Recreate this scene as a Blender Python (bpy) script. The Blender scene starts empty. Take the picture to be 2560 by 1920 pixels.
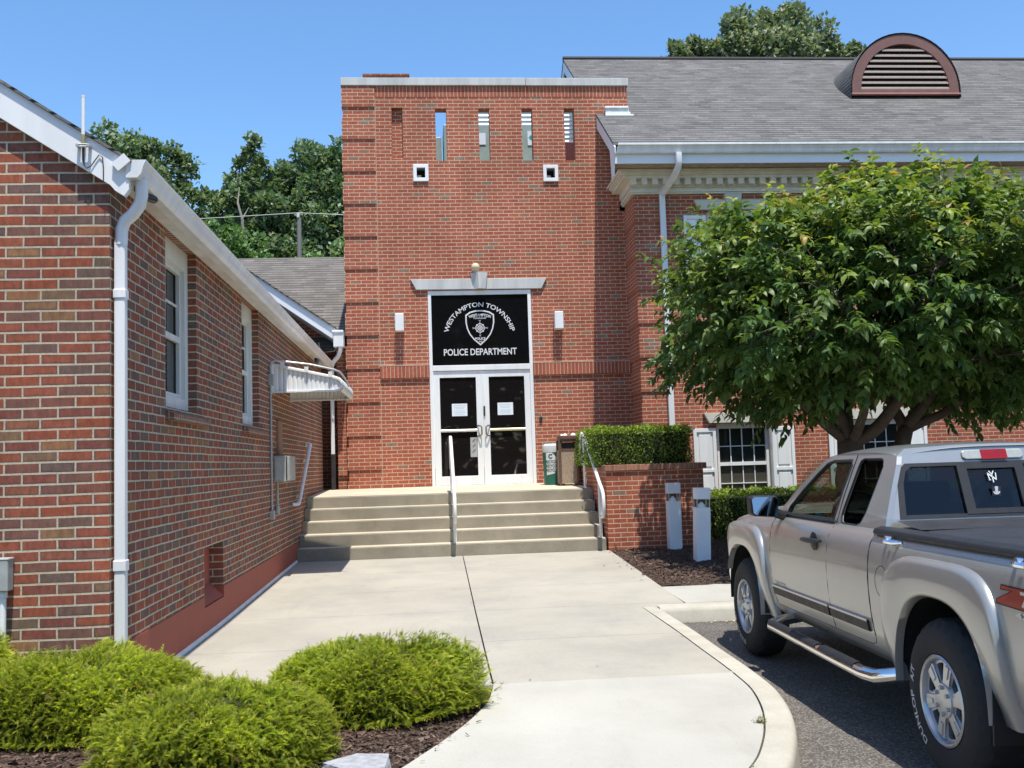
import bpy, math, random
import numpy as np
from mathutils import Vector, Matrix, geometry
random.seed(7); rng = np.random.default_rng(7)
scene = bpy.context.scene
col = scene.collection
PI = math.pi
rad = math.radians

# ------------------------------------------------------------------ camera
cam_d = bpy.data.cameras.new("camera"); cam = bpy.data.objects.new("camera", cam_d); col.objects.link(cam)
yaw, pit, rol = rad(4.8), rad(4.5), rad(-1.79)
fw = Vector((math.sin(yaw)*math.cos(pit), math.cos(yaw)*math.cos(pit), math.sin(pit)))
r0 = Vector((math.cos(yaw), -math.sin(yaw), 0)); u0 = r0.cross(fw)
ri = r0*math.cos(rol) + u0*math.sin(rol); up = -r0*math.sin(rol) + u0*math.cos(rol)
cam.matrix_world = Matrix(((ri.x, up.x, -fw.x, 0), (ri.y, up.y, -fw.y, 0), (ri.z, up.z, -fw.z, 1.58), (0, 0, 0, 1)))
cam_d.sensor_width = 36; cam_d.lens = 36*2500/2560; cam_d.clip_start = .05; cam_d.clip_end = 2000
scene.camera = cam

# ------------------------------------------------------------------ sky, sun, exposure
SUN = Vector((.055, -.31, 1)).normalized()
world = bpy.data.worlds.new("World"); scene.world = world; world.use_nodes = True
wn = world.node_tree; wn.nodes.clear()
sky = wn.nodes.new("ShaderNodeTexSky"); sky.sky_type = 'NISHITA'; sky.sun_disc = False
sky.sun_elevation = math.asin(SUN.z); sky.sun_rotation = math.atan2(SUN.x, SUN.y)
sky.altitude = 0; sky.air_density = 1.0; sky.dust_density = .6; sky.ozone_density = 2.0
bg = wn.nodes.new("ShaderNodeBackground"); bg.inputs[1].default_value = .15
wo = wn.nodes.new("ShaderNodeOutputWorld")
hs = wn.nodes.new("ShaderNodeHueSaturation"); hs.inputs['Saturation'].default_value = 1.2; hs.inputs['Value'].default_value = 1.08
wn.links.new(sky.outputs[0], hs.inputs['Color']); wn.links.new(hs.outputs[0], bg.inputs[0]); wn.links.new(bg.outputs[0], wo.inputs[0])
sd = bpy.data.lights.new("sun", 'SUN'); sd.energy = 4.4; sd.angle = rad(.5); sd.color = (1, .955, .88)
so = bpy.data.objects.new("sun", sd); col.objects.link(so); so.rotation_euler = SUN.to_track_quat('Z', 'Y').to_euler()
so.location = (0, -10, 30)
vs = scene.view_settings
scene.display_settings.display_device = 'sRGB'
vs.view_transform = 'Standard'; vs.look = 'None'; vs.gamma = 1; vs.exposure = .55; vs.use_curve_mapping = False
scene.cycles.max_bounces = 8; scene.cycles.transparent_max_bounces = 12
scene.cycles.use_denoising = True
scene.cycles.sample_clamp_indirect = 6

# ------------------------------------------------------------------ material helpers
def nd(nt, typ, **kw):
    n = nt.nodes.new(typ)
    for k, v in kw.items(): setattr(n, k, v)
    return n
def setin(nt, sock, v):
    if hasattr(v, 'is_output') or isinstance(v, bpy.types.NodeSocket): nt.links.new(v, sock)
    else: sock.default_value = v
def M(nt, op, a, b=None, c=None, clamp=False):
    n = nd(nt, "ShaderNodeMath", operation=op, use_clamp=clamp)
    setin(nt, n.inputs[0], a)
    if b is not None: setin(nt, n.inputs[1], b)
    if c is not None: setin(nt, n.inputs[2], c)
    return n.outputs[0]
def mixc(nt, f, a, b, typ='MIX'):
    n = nd(nt, "ShaderNodeMix", data_type='RGBA', blend_type=typ)
    setin(nt, n.inputs[0], f)
    for s, v in ((n.inputs[6], a), (n.inputs[7], b)):
        if isinstance(v, (tuple, list)): v = (v[0], v[1], v[2], 1)
        setin(nt, s, v)
    return n.outputs[2]
def maprange(nt, v, a, b, c, d):
    n = nd(nt, "ShaderNodeMapRange"); n.clamp = True
    setin(nt, n.inputs[0], v)
    for i, x in enumerate((a, b, c, d)): n.inputs[i+1].default_value = x
    return n.outputs[0]
def ramp(nt, f, stops, interp='LINEAR'):
    n = nd(nt, "ShaderNodeValToRGB"); cr = n.color_ramp; cr.interpolation = interp
    while len(cr.elements) < len(stops): cr.elements.new(.5)
    for e, (p, c) in zip(cr.elements, stops): e.position = p; e.color = (c[0], c[1], c[2], 1)
    nt.links.new(f, n.inputs[0]); return n.outputs[0]
def noise(nt, vec, scale, detail=3, rough=.5):
    n = nd(nt, "ShaderNodeTexNoise"); n.inputs['Scale'].default_value = scale
    n.inputs['Detail'].default_value = detail; n.inputs['Roughness'].default_value = rough
    if vec is not None: nt.links.new(vec, n.inputs['Vector'])
    return n.outputs['Fac']
def new_mat(name, rough=.7, spec=.5, metal=0.):
    m = bpy.data.materials.new(name); m.use_nodes = True; nt = m.node_tree
    b = nt.nodes['Principled BSDF']; b.inputs['Roughness'].default_value = rough
    b.inputs['Specular IOR Level'].default_value = spec; b.inputs['Metallic'].default_value = metal
    return m, nt, b
def bump(nt, b, h, dist=.01, strength=.6):
    n = nd(nt, "ShaderNodeBump"); n.inputs['Distance'].default_value = dist; n.inputs['Strength'].default_value = strength
    nt.links.new(h, n.inputs['Height']); nt.links.new(n.outputs[0], b.inputs['Normal'])
def pos(nt): return nd(nt, "ShaderNodeNewGeometry").outputs['Position']
def objco(nt): return nd(nt, "ShaderNodeTexCoord").outputs['Object']
def plain(name, c, rough=.5, var=.12, scale=6, spec=.5, metal=0., bmp=0., obj=False, streak=False):
    m, nt, b = new_mat(name, rough, spec, metal)
    v = objco(nt) if obj else pos(nt)
    if streak:
        mp = nd(nt, "ShaderNodeMapping"); mp.inputs['Scale'].default_value = (1, 1, .12); nt.links.new(v, mp.inputs[0]); v = mp.outputs[0]
    f = noise(nt, v, scale, 4, .6)
    f2 = maprange(nt, f, .3, .7, 1-var, 1+var*.6)
    rgb = nd(nt, "ShaderNodeCombineXYZ")
    for i in range(3): nt.links.new(M(nt, 'MULTIPLY', f2, c[i]), rgb.inputs[i])
    nt.links.new(rgb.outputs[0], b.inputs['Base Color'])
    nt.links.new(maprange(nt, f, .3, .7, max(0, rough-.06), min(1, rough+.08)), b.inputs['Roughness'])
    if bmp: bump(nt, b, noise(nt, v, scale*8, 4, .65), bmp, .6)
    return m
def brick(name, w, h, m, stops, mort, stagger=.5, vgap=True, vk=1., vo=0., uo=0., bmp=.005, rough=.88, inner=.25, soft=.0012, weather=.14, edge=0.):
    mt, nt, b = new_mat(name, rough, .25)
    g = nd(nt, "ShaderNodeNewGeometry"); sp = nd(nt, "ShaderNodeSeparateXYZ"); nt.links.new(g.outputs['Position'], sp.inputs[0])
    sn = nd(nt, "ShaderNodeSeparateXYZ"); nt.links.new(g.outputs['True Normal'], sn.inputs[0])
    isx = M(nt, 'GREATER_THAN', M(nt, 'ABSOLUTE', sn.outputs[0]), .7)
    isz = M(nt, 'GREATER_THAN', M(nt, 'ABSOLUTE', sn.outputs[2]), .92)
    u = M(nt, 'ADD', M(nt, 'MULTIPLY', sp.outputs[0], M(nt, 'SUBTRACT', 1., isx)), M(nt, 'MULTIPLY', sp.outputs[1], isx))
    v = M(nt, 'ADD', M(nt, 'MULTIPLY', M(nt, 'MULTIPLY', sp.outputs[2], vk), M(nt, 'SUBTRACT', 1., isz)), M(nt, 'MULTIPLY', sp.outputs[1], isz))
    wob = noise(nt, g.outputs['Position'], 14, 2)
    u = M(nt, 'ADD', u, M(nt, 'MULTIPLY', M(nt, 'SUBTRACT', wob, .5), m*.35)); 
    v = M(nt, 'ADD', v, M(nt, 'MULTIPLY', M(nt, 'SUBTRACT', noise(nt, g.outputs['Position'], 3, 2), .5), m*.8))
    vv = M(nt, 'DIVIDE', M(nt, 'ADD', v, vo+100*h), h); row = M(nt, 'FLOOR', vv)
    uu = M(nt, 'ADD', M(nt, 'DIVIDE', M(nt, 'ADD', u, uo), w), M(nt, 'MULTIPLY', M(nt, 'MODULO', row, 2.), stagger)); cl = M(nt, 'FLOOR', uu)
    fu = M(nt, 'MULTIPLY', M(nt, 'SUBTRACT', uu, cl), w); fv = M(nt, 'MULTIPLY', M(nt, 'SUBTRACT', vv, row), h)
    du = M(nt, 'MINIMUM', fu, M(nt, 'SUBTRACT', w, fu)); dv = M(nt, 'MINIMUM', fv, M(nt, 'SUBTRACT', h, fv))
    d = M(nt, 'MINIMUM', du, dv) if vgap else fv
    mask = maprange(nt, d, m/2-soft, m/2+soft, 0, 1)
    idv = nd(nt, "ShaderNodeCombineXYZ"); nt.links.new(cl, idv.inputs[0]); nt.links.new(row, idv.inputs[1]); nt.links.new(isx, idv.inputs[2])
    wnz = nd(nt, "ShaderNodeTexWhiteNoise", noise_dimensions='3D'); nt.links.new(idv.outputs[0], wnz.inputs['Vector'])
    bc = ramp(nt, wnz.outputs['Value'], stops)
    mp = nd(nt, "ShaderNodeMapping"); mp.inputs['Scale'].default_value = (1, 1, .5)
    nt.links.new(g.outputs['Position'], mp.inputs[0])
    inn = noise(nt, mp.outputs[0], 34, 4, .7)
    fac = maprange(nt, inn, .3, .72, 1-inner, 1+inner*.8)
    big = maprange(nt, noise(nt, g.outputs['Position'], .9, 4, .6), .35, .68, 1-weather, 1+weather*.5)
    ms = nd(nt, "ShaderNodeMapping"); ms.inputs['Scale'].default_value = (2.6, 2.6, .16); nt.links.new(g.outputs['Position'], ms.inputs[0])
    big = M(nt, 'MULTIPLY', big, maprange(nt, noise(nt, ms.outputs[0], 1., 5, .65), .36, .62, 1-weather*.9, 1.03))
    fac = M(nt, 'MULTIPLY', fac, big)
    if edge:
        e = maprange(nt, d, m/2, m/2+.014, 1, 0)
        wn2 = nd(nt, "ShaderNodeTexWhiteNoise", noise_dimensions='3D')
        ad = nd(nt, "ShaderNodeVectorMath", operation='ADD'); ad.inputs[1].default_value = (7.3, 3.1, 0); nt.links.new(idv.outputs[0], ad.inputs[0]); nt.links.new(ad.outputs[0], wn2.inputs['Vector'])
        e = M(nt, 'MULTIPLY', e, maprange(nt, wn2.outputs['Value'], .45, .6, 0, edge))
        bc = mixc(nt, e, bc, (.11, .075, .085))
    vm = nd(nt, "ShaderNodeVectorMath", operation='SCALE'); nt.links.new(bc, vm.inputs[0]); nt.links.new(fac, vm.inputs['Scale'])
    mo = nd(nt, "ShaderNodeVectorMath", operation='SCALE'); mo.inputs[0].default_value = mort
    nt.links.new(M(nt, 'MULTIPLY', big, maprange(nt, noise(nt, g.outputs['Position'], 60, 3), .3, .7, .8, 1.1)), mo.inputs['Scale'])
    nt.links.new(mixc(nt, mask, mo.outputs[0], vm.outputs[0]), b.inputs['Base Color'])
    hgt = M(nt, 'ADD', mask, M(nt, 'MULTIPLY', inn, .35)); bump(nt, b, hgt, bmp, .8)
    return mt

TOW = [(0, (.395, .108, .060)), (.3, (.35, .092, .052)), (.6, (.425, .123, .068)), (.92, (.375, .113, .068)), (.96, (.32, .15, .095)), (.985, (.245, .17, .12)), (1, (.26, .185, .14))]
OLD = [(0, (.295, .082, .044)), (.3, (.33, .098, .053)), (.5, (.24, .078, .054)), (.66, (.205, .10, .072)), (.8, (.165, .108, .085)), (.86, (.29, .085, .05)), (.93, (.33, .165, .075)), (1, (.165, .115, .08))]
mt_tower = brick("tower_brick", .203, .0702, .0125, TOW, (.62, .455, .31), vo=.0113)
mt_soldier = brick("soldier_brick", .0700, .30, .011, TOW[:4], (.62, .47, .33), stagger=0, vo=.08)
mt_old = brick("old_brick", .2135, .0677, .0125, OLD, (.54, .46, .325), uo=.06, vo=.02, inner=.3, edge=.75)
mt_rowlock = brick("rowlock_brick", .0677, .30, .010, [(0, (.34, .13, .08)), (.5, (.42, .19, .12)), (1, (.28, .13, .09))], (.45, .34, .24), stagger=0, vo=.1)
SH = [(0, (.128, .124, .119)), (.25, (.172, .167, .160)), (.5, (.148, .143, .137)), (.75, (.192, .185, .175)), (1, (.118, .114, .110))]
mt_shingle = brick("roof_shingle", .27, .14, .05, SH, (.028, .026, .025), vk=1.78, rough=.95, bmp=.012, soft=.012, weather=.12, inner=.35, vgap=False, stagger=.37)  # dark lower edge of each course: its shadow line put into the colour
mt_shingle2 = brick("rear_shingle", .27, .14, .05, [(p, (c[0]*1.05, c[1]*1.0, c[2]*.94)) for p, c in SH], (.05, .045, .042), vk=1.85, rough=.95, bmp=.01, soft=.014, vgap=False, stagger=.37)  # same painted shadow line along the lower edge of each course
mt_white = plain("white_paint", (.79, .79, .765), .45, .10, 5, streak=True)
mt_white_dirty = plain("weathered_white", (.70, .69, .63), .5, .16, 4, streak=True)
mt_gutter = plain("gutter_aluminium", (.76, .765, .75), .4, .14, 6, streak=True)
mt_fascia = plain("fascia_white", (.74, .755, .77), .4, .05, 2)
mt_cornice = plain("cornice_cream", (.69, .66, .56), .5, .12, 5)
mt_soffit_brown = plain("soffit_brown", (.40, .33, .24), .7, .35, 12)  # mottled brown soffit colour
mt_lime = plain("limestone", (.52, .52, .49), .8, .2, 5, bmp=.002, streak=True)
mt_cast = plain("cast_stone", (.60, .57, .48), .8, .1, 5, bmp=.002)
mt_foundation = plain("painted_foundation", (.33, .078, .048), .75, .16, 5, bmp=.003)
mt_dark = plain("dark_void", (.012, .011, .010), .8, .3, 4)
mt_black_rubber = plain("black_rubber", (.022, .022, .023), .65, .25, 20)
mt_black_plastic = plain("black_plastic", (.028, .028, .030), .42, .2, 10)
mt_steel = plain("grey_steel", (.42, .43, .42), .4, .15, 8, metal=.3)
mt_unit = plain("grey_green_metal", (.30, .38, .34), .45, .12, 4)
mt_boxgrey = plain("grey_box_paint", (.36, .37, .34), .55, .15, 10)
mt_wire = plain("cable_black", (.03, .03, .03), .5, .1, 10)
mt_chrome = plain("chrome", (.85, .85, .86), .06, .04, 8, metal=1.)
mt_letter = plain("lettering_white", (.66, .66, .64), .5, .03, 10)
mt_paper = plain("paper", (.70, .77, .80), .7, .03, 10)
mt_ball = plain("yellowed_globe", (.66, .55, .34), .35, .15, 18)
mt_wood_grey = plain("weathered_wood", (.20, .185, .165), .85, .25, 6, streak=True)

def glass_dark(name, c=(.012, .012, .013), rough=.02):
    m, nt, b = new_mat(name, rough, .5); b.inputs['Base Color'].default_value = (*c, 1)
    bump(nt, b, noise(nt, pos(nt), 1.7, 2), .004, .25)
    return m
mt_sign = glass_dark("black_sign_glass", (.006, .006, .006), .05)
mt_doorglass = glass_dark("door_glass", (.010, .008, .008), .02)
mt_winglass = glass_dark("window_glass", (.022, .024, .022), .02)
mt_blindglass = glass_dark("window_glass_blind", (.075, .068, .05), .03)
def glass_clear(name, tint, ior=1.5):
    m = bpy.data.materials.new(name); m.use_nodes = True; nt = m.node_tree; nt.nodes.clear()
    t = nd(nt, "ShaderNodeBsdfTransparent"); t.inputs[0].default_value = (*tint, 1)
    g = nd(nt, "ShaderNodeBsdfGlossy"); g.inputs['Roughness'].default_value = .01; g.inputs[0].default_value = (1, 1, 1, 1)
    f = nd(nt, "ShaderNodeFresnel"); f.inputs[0].default_value = ior
    fb = nd(nt, "ShaderNodeNewGeometry"); ff = M(nt, 'MULTIPLY', f.outputs[0], M(nt, 'SUBTRACT', 1., fb.outputs['Backfacing']))
    x = nd(nt, "ShaderNodeMixShader"); o = nd(nt, "ShaderNodeOutputMaterial")
    nt.links.new(ff, x.inputs[0]); nt.links.new(t.outputs[0], x.inputs[1]); nt.links.new(g.outputs[0], x.inputs[2]); nt.links.new(x.outputs[0], o.inputs[0])
    return m
mt_carglass = glass_clear("car_glass_clear", (.66, .72, .68))
mt_cartint = glass_clear("car_glass_tinted", (.20, .23, .23))

def concrete(name, c, stain, scale=1.6, var=.12, speck=.1, bmp=.002):
    m, nt, b = new_mat(name, .85, .3); v = pos(nt)
    f = noise(nt, v, scale, 6, .62); f2 = noise(nt, v, 130, 3, .6); f3 = noise(nt, v, .5, 3, .55)
    cc = mixc(nt, maprange(nt, f, .42, .72, 0, 1), c, stain)
    sm = nd(nt, "ShaderNodeMapping"); sm.inputs['Scale'].default_value = (2.2, .55, 1); sm.inputs['Rotation'].default_value = (0, 0, .25); nt.links.new(v, sm.inputs[0])
    cc = mixc(nt, maprange(nt, noise(nt, sm.outputs[0], 1.3, 7, .72), .54, .76, 0, .26), cc, tuple(x*.66 for x in stain))
    vsp = nd(nt, "ShaderNodeTexVoronoi"); vsp.inputs['Scale'].default_value = 9.; nt.links.new(v, vsp.inputs['Vector'])
    cc = mixc(nt, maprange(nt, vsp.outputs['Distance'], .018, .05, .4, 0), cc, tuple(x*.35 for x in stain))
    k = M(nt, 'MULTIPLY', maprange(nt, f2, .3, .7, 1-speck, 1+speck), maprange(nt, f3, .3, .7, 1-var, 1+var*.7))
    vm = nd(nt, "ShaderNodeVectorMath", operation='SCALE'); nt.links.new(cc, vm.inputs[0]); nt.links.new(k, vm.inputs['Scale'])
    nt.links.new(vm.outputs[0], b.inputs['Base Color']); bump(nt, b, f2, bmp, .5); return m
mt_walk = concrete("concrete_walk", (.385, .357, .293), (.32, .302, .26))
mt_apron = concrete("concrete_apron_new", (.425, .408, .352), (.375, .357, .305), var=.12, speck=.07)
mt_kerb = concrete("concrete_kerb", (.46, .435, .36), (.38, .35, .275), scale=3)
mt_step = concrete("concrete_step", (.30, .268, .205), (.225, .197, .148), scale=2.2, var=.2, speck=.2, bmp=.004)  # dark riser tone: dirt, plus the weak grazing sun put into the colour
def asphalt():
    m, nt, b = new_mat("asphalt", .9, .35); v = pos(nt)
    vo = nd(nt, "ShaderNodeTexVoronoi"); vo.inputs['Scale'].default_value = 110; nt.links.new(v, vo.inputs['Vector'])
    f = M(nt, 'POWER', nd_sep(nt, vo.outputs['Color']), 3.)
    base = mixc(nt, f, (.074, .067, .058), (.26, .235, .20))
    k = maprange(nt, noise(nt, v, 1.1, 5, .6), .35, .7, .8, 1.2)
    vm = nd(nt, "ShaderNodeVectorMath", operation='SCALE'); nt.links.new(base, vm.inputs[0]); nt.links.new(k, vm.inputs['Scale'])
    nt.links.new(vm.outputs[0], b.inputs['Base Color']); bump(nt, b, vo.outputs['Distance'], .006, .7); return m
def nd_sep(nt, c):
    s = nd(nt, "ShaderNodeSeparateColor"); nt.links.new(c, s.inputs[0]); return s.outputs[0]
mt_asphalt = asphalt()
def mulch_mat():
    m, nt, b = new_mat("mulch", .95, .2); v = pos(nt)
    mp = nd(nt, "ShaderNodeMapping"); mp.inputs['Scale'].default_value = (1, .45, 1); mp.inputs['Rotation'].default_value = (0, 0, .6); nt.links.new(v, mp.inputs[0])
    vo = nd(nt, "ShaderNodeTexVoronoi"); vo.inputs['Scale'].default_value = 75; nt.links.new(mp.outputs[0], vo.inputs['Vector'])
    f = nd_sep(nt, vo.outputs['Color'])
    c = ramp(nt, f, [(0, (.035, .022, .016)), (.5, (.075, .047, .036)), (.85, (.13, .088, .066)), (1, (.20, .15, .11))])
    nt.links.new(c, b.inputs['Base Color'])
    bump(nt, b, M(nt, 'ADD', vo.outputs['Distance'], noise(nt, v, 24, 4)), .03, 1.); return m
mt_mulch = mulch_mat()
mt_soil = plain("grass_soil", (.07, .09, .035), .95, .35, 4, bmp=.01)
def tint_mat(name, transl=.3, rough=.5, spec=.35):
    m = bpy.data.materials.new(name); m.use_nodes = True; nt = m.node_tree
    b = nt.nodes['Principled BSDF']; b.inputs['Roughness'].default_value = rough; b.inputs['Specular IOR Level'].default_value = spec
    a = nd(nt, "ShaderNodeAttribute"); a.attribute_name = "tint"
    nt.links.new(a.outputs['Color'], b.inputs['Base Color'])
    if transl:
        t = nd(nt, "ShaderNodeBsdfTranslucent"); nt.links.new(mixc(nt, 1., a.outputs['Color'], (1.25, 1.3, .6), 'MULTIPLY'), t.inputs[0])
        x = nd(nt, "ShaderNodeMixShader"); x.inputs[0].default_value = transl
        o = nt.nodes['Material Output']; nt.links.new(b.outputs[0], x.inputs[1]); nt.links.new(t.outputs[0], x.inputs[2]); nt.links.new(x.outputs[0], o.inputs[0])
    return m
mt_leaf = tint_mat("cherry_leaf", .36, .45, .38)
mt_farleaf = tint_mat("far_leaf", .28, .5, .3)
mt_juniper = tint_mat("juniper_spray", .55, .6, .2)
mt_box = tint_mat("hedge_leaf", .22, .5, .3)
mt_chip = tint_mat("wood_chip", 0, .9, .2)
mt_bark = plain("bark", (.10, .075, .058), .9, .35, 9, bmp=.012)

# ------------------------------------------------------------------ mesh helpers
class MB:
    def __init__(s): s.v = []; s.f = []; s.mi = []; s.m = 0
    def add(s, vs_, fs):
        o = len(s.v); s.v += [tuple(x) for x in vs_]; s.f += [tuple(i+o for i in f) for f in fs]; s.mi += [s.m]*len(fs)
        return s
    def box(s, x0, x1, y0, y1, z0, z1):
        return s.add([(x0,y0,z0),(x1,y0,z0),(x1,y1,z0),(x0,y1,z0),(x0,y0,z1),(x1,y0,z1),(x1,y1,z1),(x0,y1,z1)],
                     [(0,3,2,1),(4,5,6,7),(0,1,5,4),(1,2,6,5),(2,3,7,6),(3,0,4,7)])
    def plate(s, outer, holes, fn, t0, t1, sides=True):
        """flat plate with holes: 2-D loops, fn(u,v,t) -> point, front at t0 and back at t1"""
        def ccw(l): 
            a = sum(l[i][0]*l[(i+1) % len(l)][1]-l[(i+1) % len(l)][0]*l[i][1] for i in range(len(l))); return a > 0
        outer = outer if ccw(outer) else outer[::-1]
        holes = [h[::-1] if ccw(h) else h for h in holes]
        loops = [outer]+holes
        tris = geometry.tessellate_polygon([[Vector((p[0], p[1], 0)) for p in l] for l in loops])
        pts = [p for l in loops for p in l]; n = len(pts)
        fs = []
        for t in tris:
            a, b, c = (pts[i] for i in t)
            if (b[0]-a[0])*(c[1]-a[1])-(c[0]-a[0])*(b[1]-a[1]) < 0: t = t[::-1]
            fs.append(tuple(t)); fs.append(tuple(i+n for i in t[::-1]))
        if sides:
            o = 0
            for l in loops:
                for i in range(len(l)):
                    a, b = o+i, o+(i+1) % len(l); fs.append((b, a, a+n, b+n))
                o += len(l)
        return s.add([fn(p[0], p[1], t0) for p in pts]+[fn(p[0], p[1], t1) for p in pts], fs)
    def prism(s, prof, fn, t0, t1): return s.plate(prof, [], fn, t0, t1)
    def tube(s, path, r, n=8, caps=True, sy=1., ph=0.):
        path = [Vector(p) for p in path]; k = len(path); rs = r if isinstance(r, (list, tuple)) else [r]*k
        o = len(s.v); prev = None
        for i, p in enumerate(path):
            d = (path[min(i+1, k-1)]-path[max(i-1, 0)]).normalized()
            if prev is None:
                a = Vector((0, 0, 1)) if abs(d.z) < .9 else Vector((1, 0, 0)); x = d.cross(a).normalized()
            else:
                x = (prev-d*prev.dot(d)).normalized()
            prev = x; y = d.cross(x)
            for j in range(n):
                t = 2*PI*j/n+ph; s.v.append(tuple(p+x*math.cos(t)*rs[i]+y*math.sin(t)*rs[i]*sy))
        fs = []
        for i in range(k-1):
            for j in range(n):
                a = o+i*n+j; b = o+i*n+(j+1) % n; fs.append((a, b, b+n, a+n))
        if caps: fs += [tuple(o+j for j in range(n))[::-1], tuple(o+(k-1)*n+j for j in range(n))]
        s.f += fs; s.mi += [s.m]*len(fs); return s
    def lathe(s, prof, n=24, fn=lambda x, y, z: (x, y, z), closed=True):
        o = len(s.v); k = len(prof)
        for j in range(n):
            t = 2*PI*j/n
            for r, z in prof: s.v.append(fn(r*math.cos(t), r*math.sin(t), z))
        fs = []
        for j in range(n):
            for i in range(k-1):
                a = o+j*k+i; b = o+((j+1) % n)*k+i; fs.append((a, b, b+1, a+1))
        s.f += fs; s.mi += [s.m]*len(fs); return s
    def grid(s, P, flip=False):
        """P: list of rows of points"""
        o = len(s.v); r, c = len(P), len(P[0]); s.v += [tuple(p) for row in P for p in row]; fs = []
        for i in range(r-1):
            for j in range(c-1):
                q = (o+i*c+j, o+i*c+j+1, o+(i+1)*c+j+1, o+(i+1)*c+j); fs.append(q[::-1] if flip else q)
        s.f += fs; s.mi += [s.m]*len(fs); return s
    def islands(s):
        par = list(range(len(s.v)))
        def fnd(a):
            while par[a] != a: par[a] = par[par[a]]; a = par[a]
            return a
        for f in s.f:
            for b in f[1:]: par[fnd(b)] = fnd(f[0])
        grp = {}
        for i, f in enumerate(s.f): grp.setdefault(fnd(f[0]), []).append(i)
        for fs in grp.values():
            m = MB(); ix = {}
            for i in fs:
                q = []
                for a in s.f[i]:
                    if a not in ix: ix[a] = len(m.v); m.v.append(s.v[a])
                    q.append(ix[a])
                m.f.append(tuple(q)); m.mi.append(s.mi[i])
            yield m
    def build_each(s, name, mat, parent=None, **k): return [m.build(name, mat, parent, **k) for m in s.islands()]
    def build(s, name, mat, parent=None, smooth=False, bevel=0., loc=None, angle=40, seg=2):
        me = bpy.data.meshes.new(name); me.from_pydata(s.v, [], s.f)
        for m in (mat if isinstance(mat, (list, tuple)) else [mat]): me.materials.append(m)
        if any(s.mi): me.polygons.foreach_set('material_index', s.mi)
        if smooth:
            me.polygons.foreach_set('use_smooth', [True]*len(me.polygons))
            try: me.set_sharp_from_angle(angle=rad(angle))
            except Exception: pass
        me.update(); o = bpy.data.objects.new(name, me); col.objects.link(o)
        if parent: 
            o.parent = parent; o.matrix_parent_inverse = parent.matrix_basis.inverted()
        if bevel:
            b = o.modifiers.new("bevel", 'BEVEL'); b.width = bevel; b.segments = seg; b.limit_method = 'ANGLE'; b.angle_limit = rad(35)
        return o
def np_mesh(name, V, F, mat, tint=None, parent=None, smooth=False):
    """V (n,3) array, F (m,k) array of equal-size faces, tint (n,3) per vertex"""
    me = bpy.data.meshes.new(name); n, k = F.shape
    me.vertices.add(len(V)); me.vertices.foreach_set('co', V.astype(np.float32).ravel())
    me.loops.add(n*k); me.loops.foreach_set('vertex_index', F.astype(np.int32).ravel())
    me.polygons.add(n); me.polygons.foreach_set('loop_start', np.arange(0, n*k, k, dtype=np.int32))
    try: me.polygons.foreach_set('loop_total', np.full(n, k, dtype=np.int32))
    except Exception: pass
    me.materials.append(mat)
    if smooth: me.polygons.foreach_set('use_smooth', np.ones(n, dtype=bool))
    me.update(calc_edges=True); me.validate()
    if tint is not None:
        a = me.attributes.new("tint", 'FLOAT_COLOR', 'POINT'); c = np.ones((len(V), 4), np.float32); c[:, :3] = tint; a.data.foreach_set('color', c.ravel())
    o = bpy.data.objects.new(name, me); col.objects.link(o)
    if parent: 
        o.parent = parent; o.matrix_parent_inverse = parent.matrix_basis.inverted()
    return o
def tag(o, label=None, cat=None, group=None, kind=None):
    if label: o['label'] = label
    if cat: o['category'] = cat
    if group: o['group'] = group
    if kind: o['kind'] = kind
    return o
def empty(name, loc, label, cat, group=None, rz=0., ry=0.):
    o = bpy.data.objects.new(name, None); o.empty_display_size = .2; col.objects.link(o); o.location = loc; o.rotation_euler = (0, ry, rz)
    tag(o, label, cat, group); return o
def copy_tree(o, parent=None):
    c = o.copy(); col.objects.link(c)
    if parent: c.parent = parent
    for ch in list(o.children): copy_tree(ch, c)
    return c
XZ = lambda y: (lambda u, v, t: (u, y+t, v))          # plate facing -Y, thickness along +Y
def rect(a, b, c, d): return [(a, c), (b, c), (b, d), (a, d)]
def text_geo(body, size, bold=0., width=None, depth=0.):
    cu = bpy.data.curves.new("t", 'FONT'); cu.body = body; cu.size = size; cu.align_x = 'CENTER'; cu.offset = bold; cu.resolution_u = 3
    o = bpy.data.objects.new("t", cu); col.objects.link(o)
    dg = bpy.context.evaluated_depsgraph_get(); me = bpy.data.meshes.new_from_object(o.evaluated_get(dg))
    V = [tuple(v.co) for v in me.vertices]; F = [tuple(p.vertices) for p in me.polygons]
    bpy.data.objects.remove(o); bpy.data.curves.remove(cu); bpy.data.meshes.remove(me)
    xs = [v[0] for v in V]; c = (min(xs)+max(xs))/2; k = 1. if width is None else width/(max(xs)-min(xs))
    return [((x-c)*k, y) for x, y, z in V], F
# ================================================================== SETTING
def wz(y): return .15 if y < 9.6 else min(.22, .15+.07*(y-9.6)/5.4)
def slab(mb, poly, ztop, zbot, eps=0.):
    mb.plate(poly, [], lambda u, v, t: (u, v, (ztop(v) if callable(ztop) else ztop) if t == 0 else zbot), 0, 1)
def ground_sheet():
    mb = MB(); mb.add([(-400, -300, -.03), (400, -300, -.03), (400, 500, -.03), (-400, 500, -.03)], [(0, 1, 2, 3)])
    tag(mb.build("ground", mt_soil), kind="structure")
ground_sheet()
mb = MB(); mb.add([(-60, -60, 0), (70, -60, 0), (70, 9.7, 0), (-60, 9.7, 0)], [(0, 1, 2, 3)])
tag(mb.build("parking_lot", mt_asphalt), kind="structure")

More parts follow.
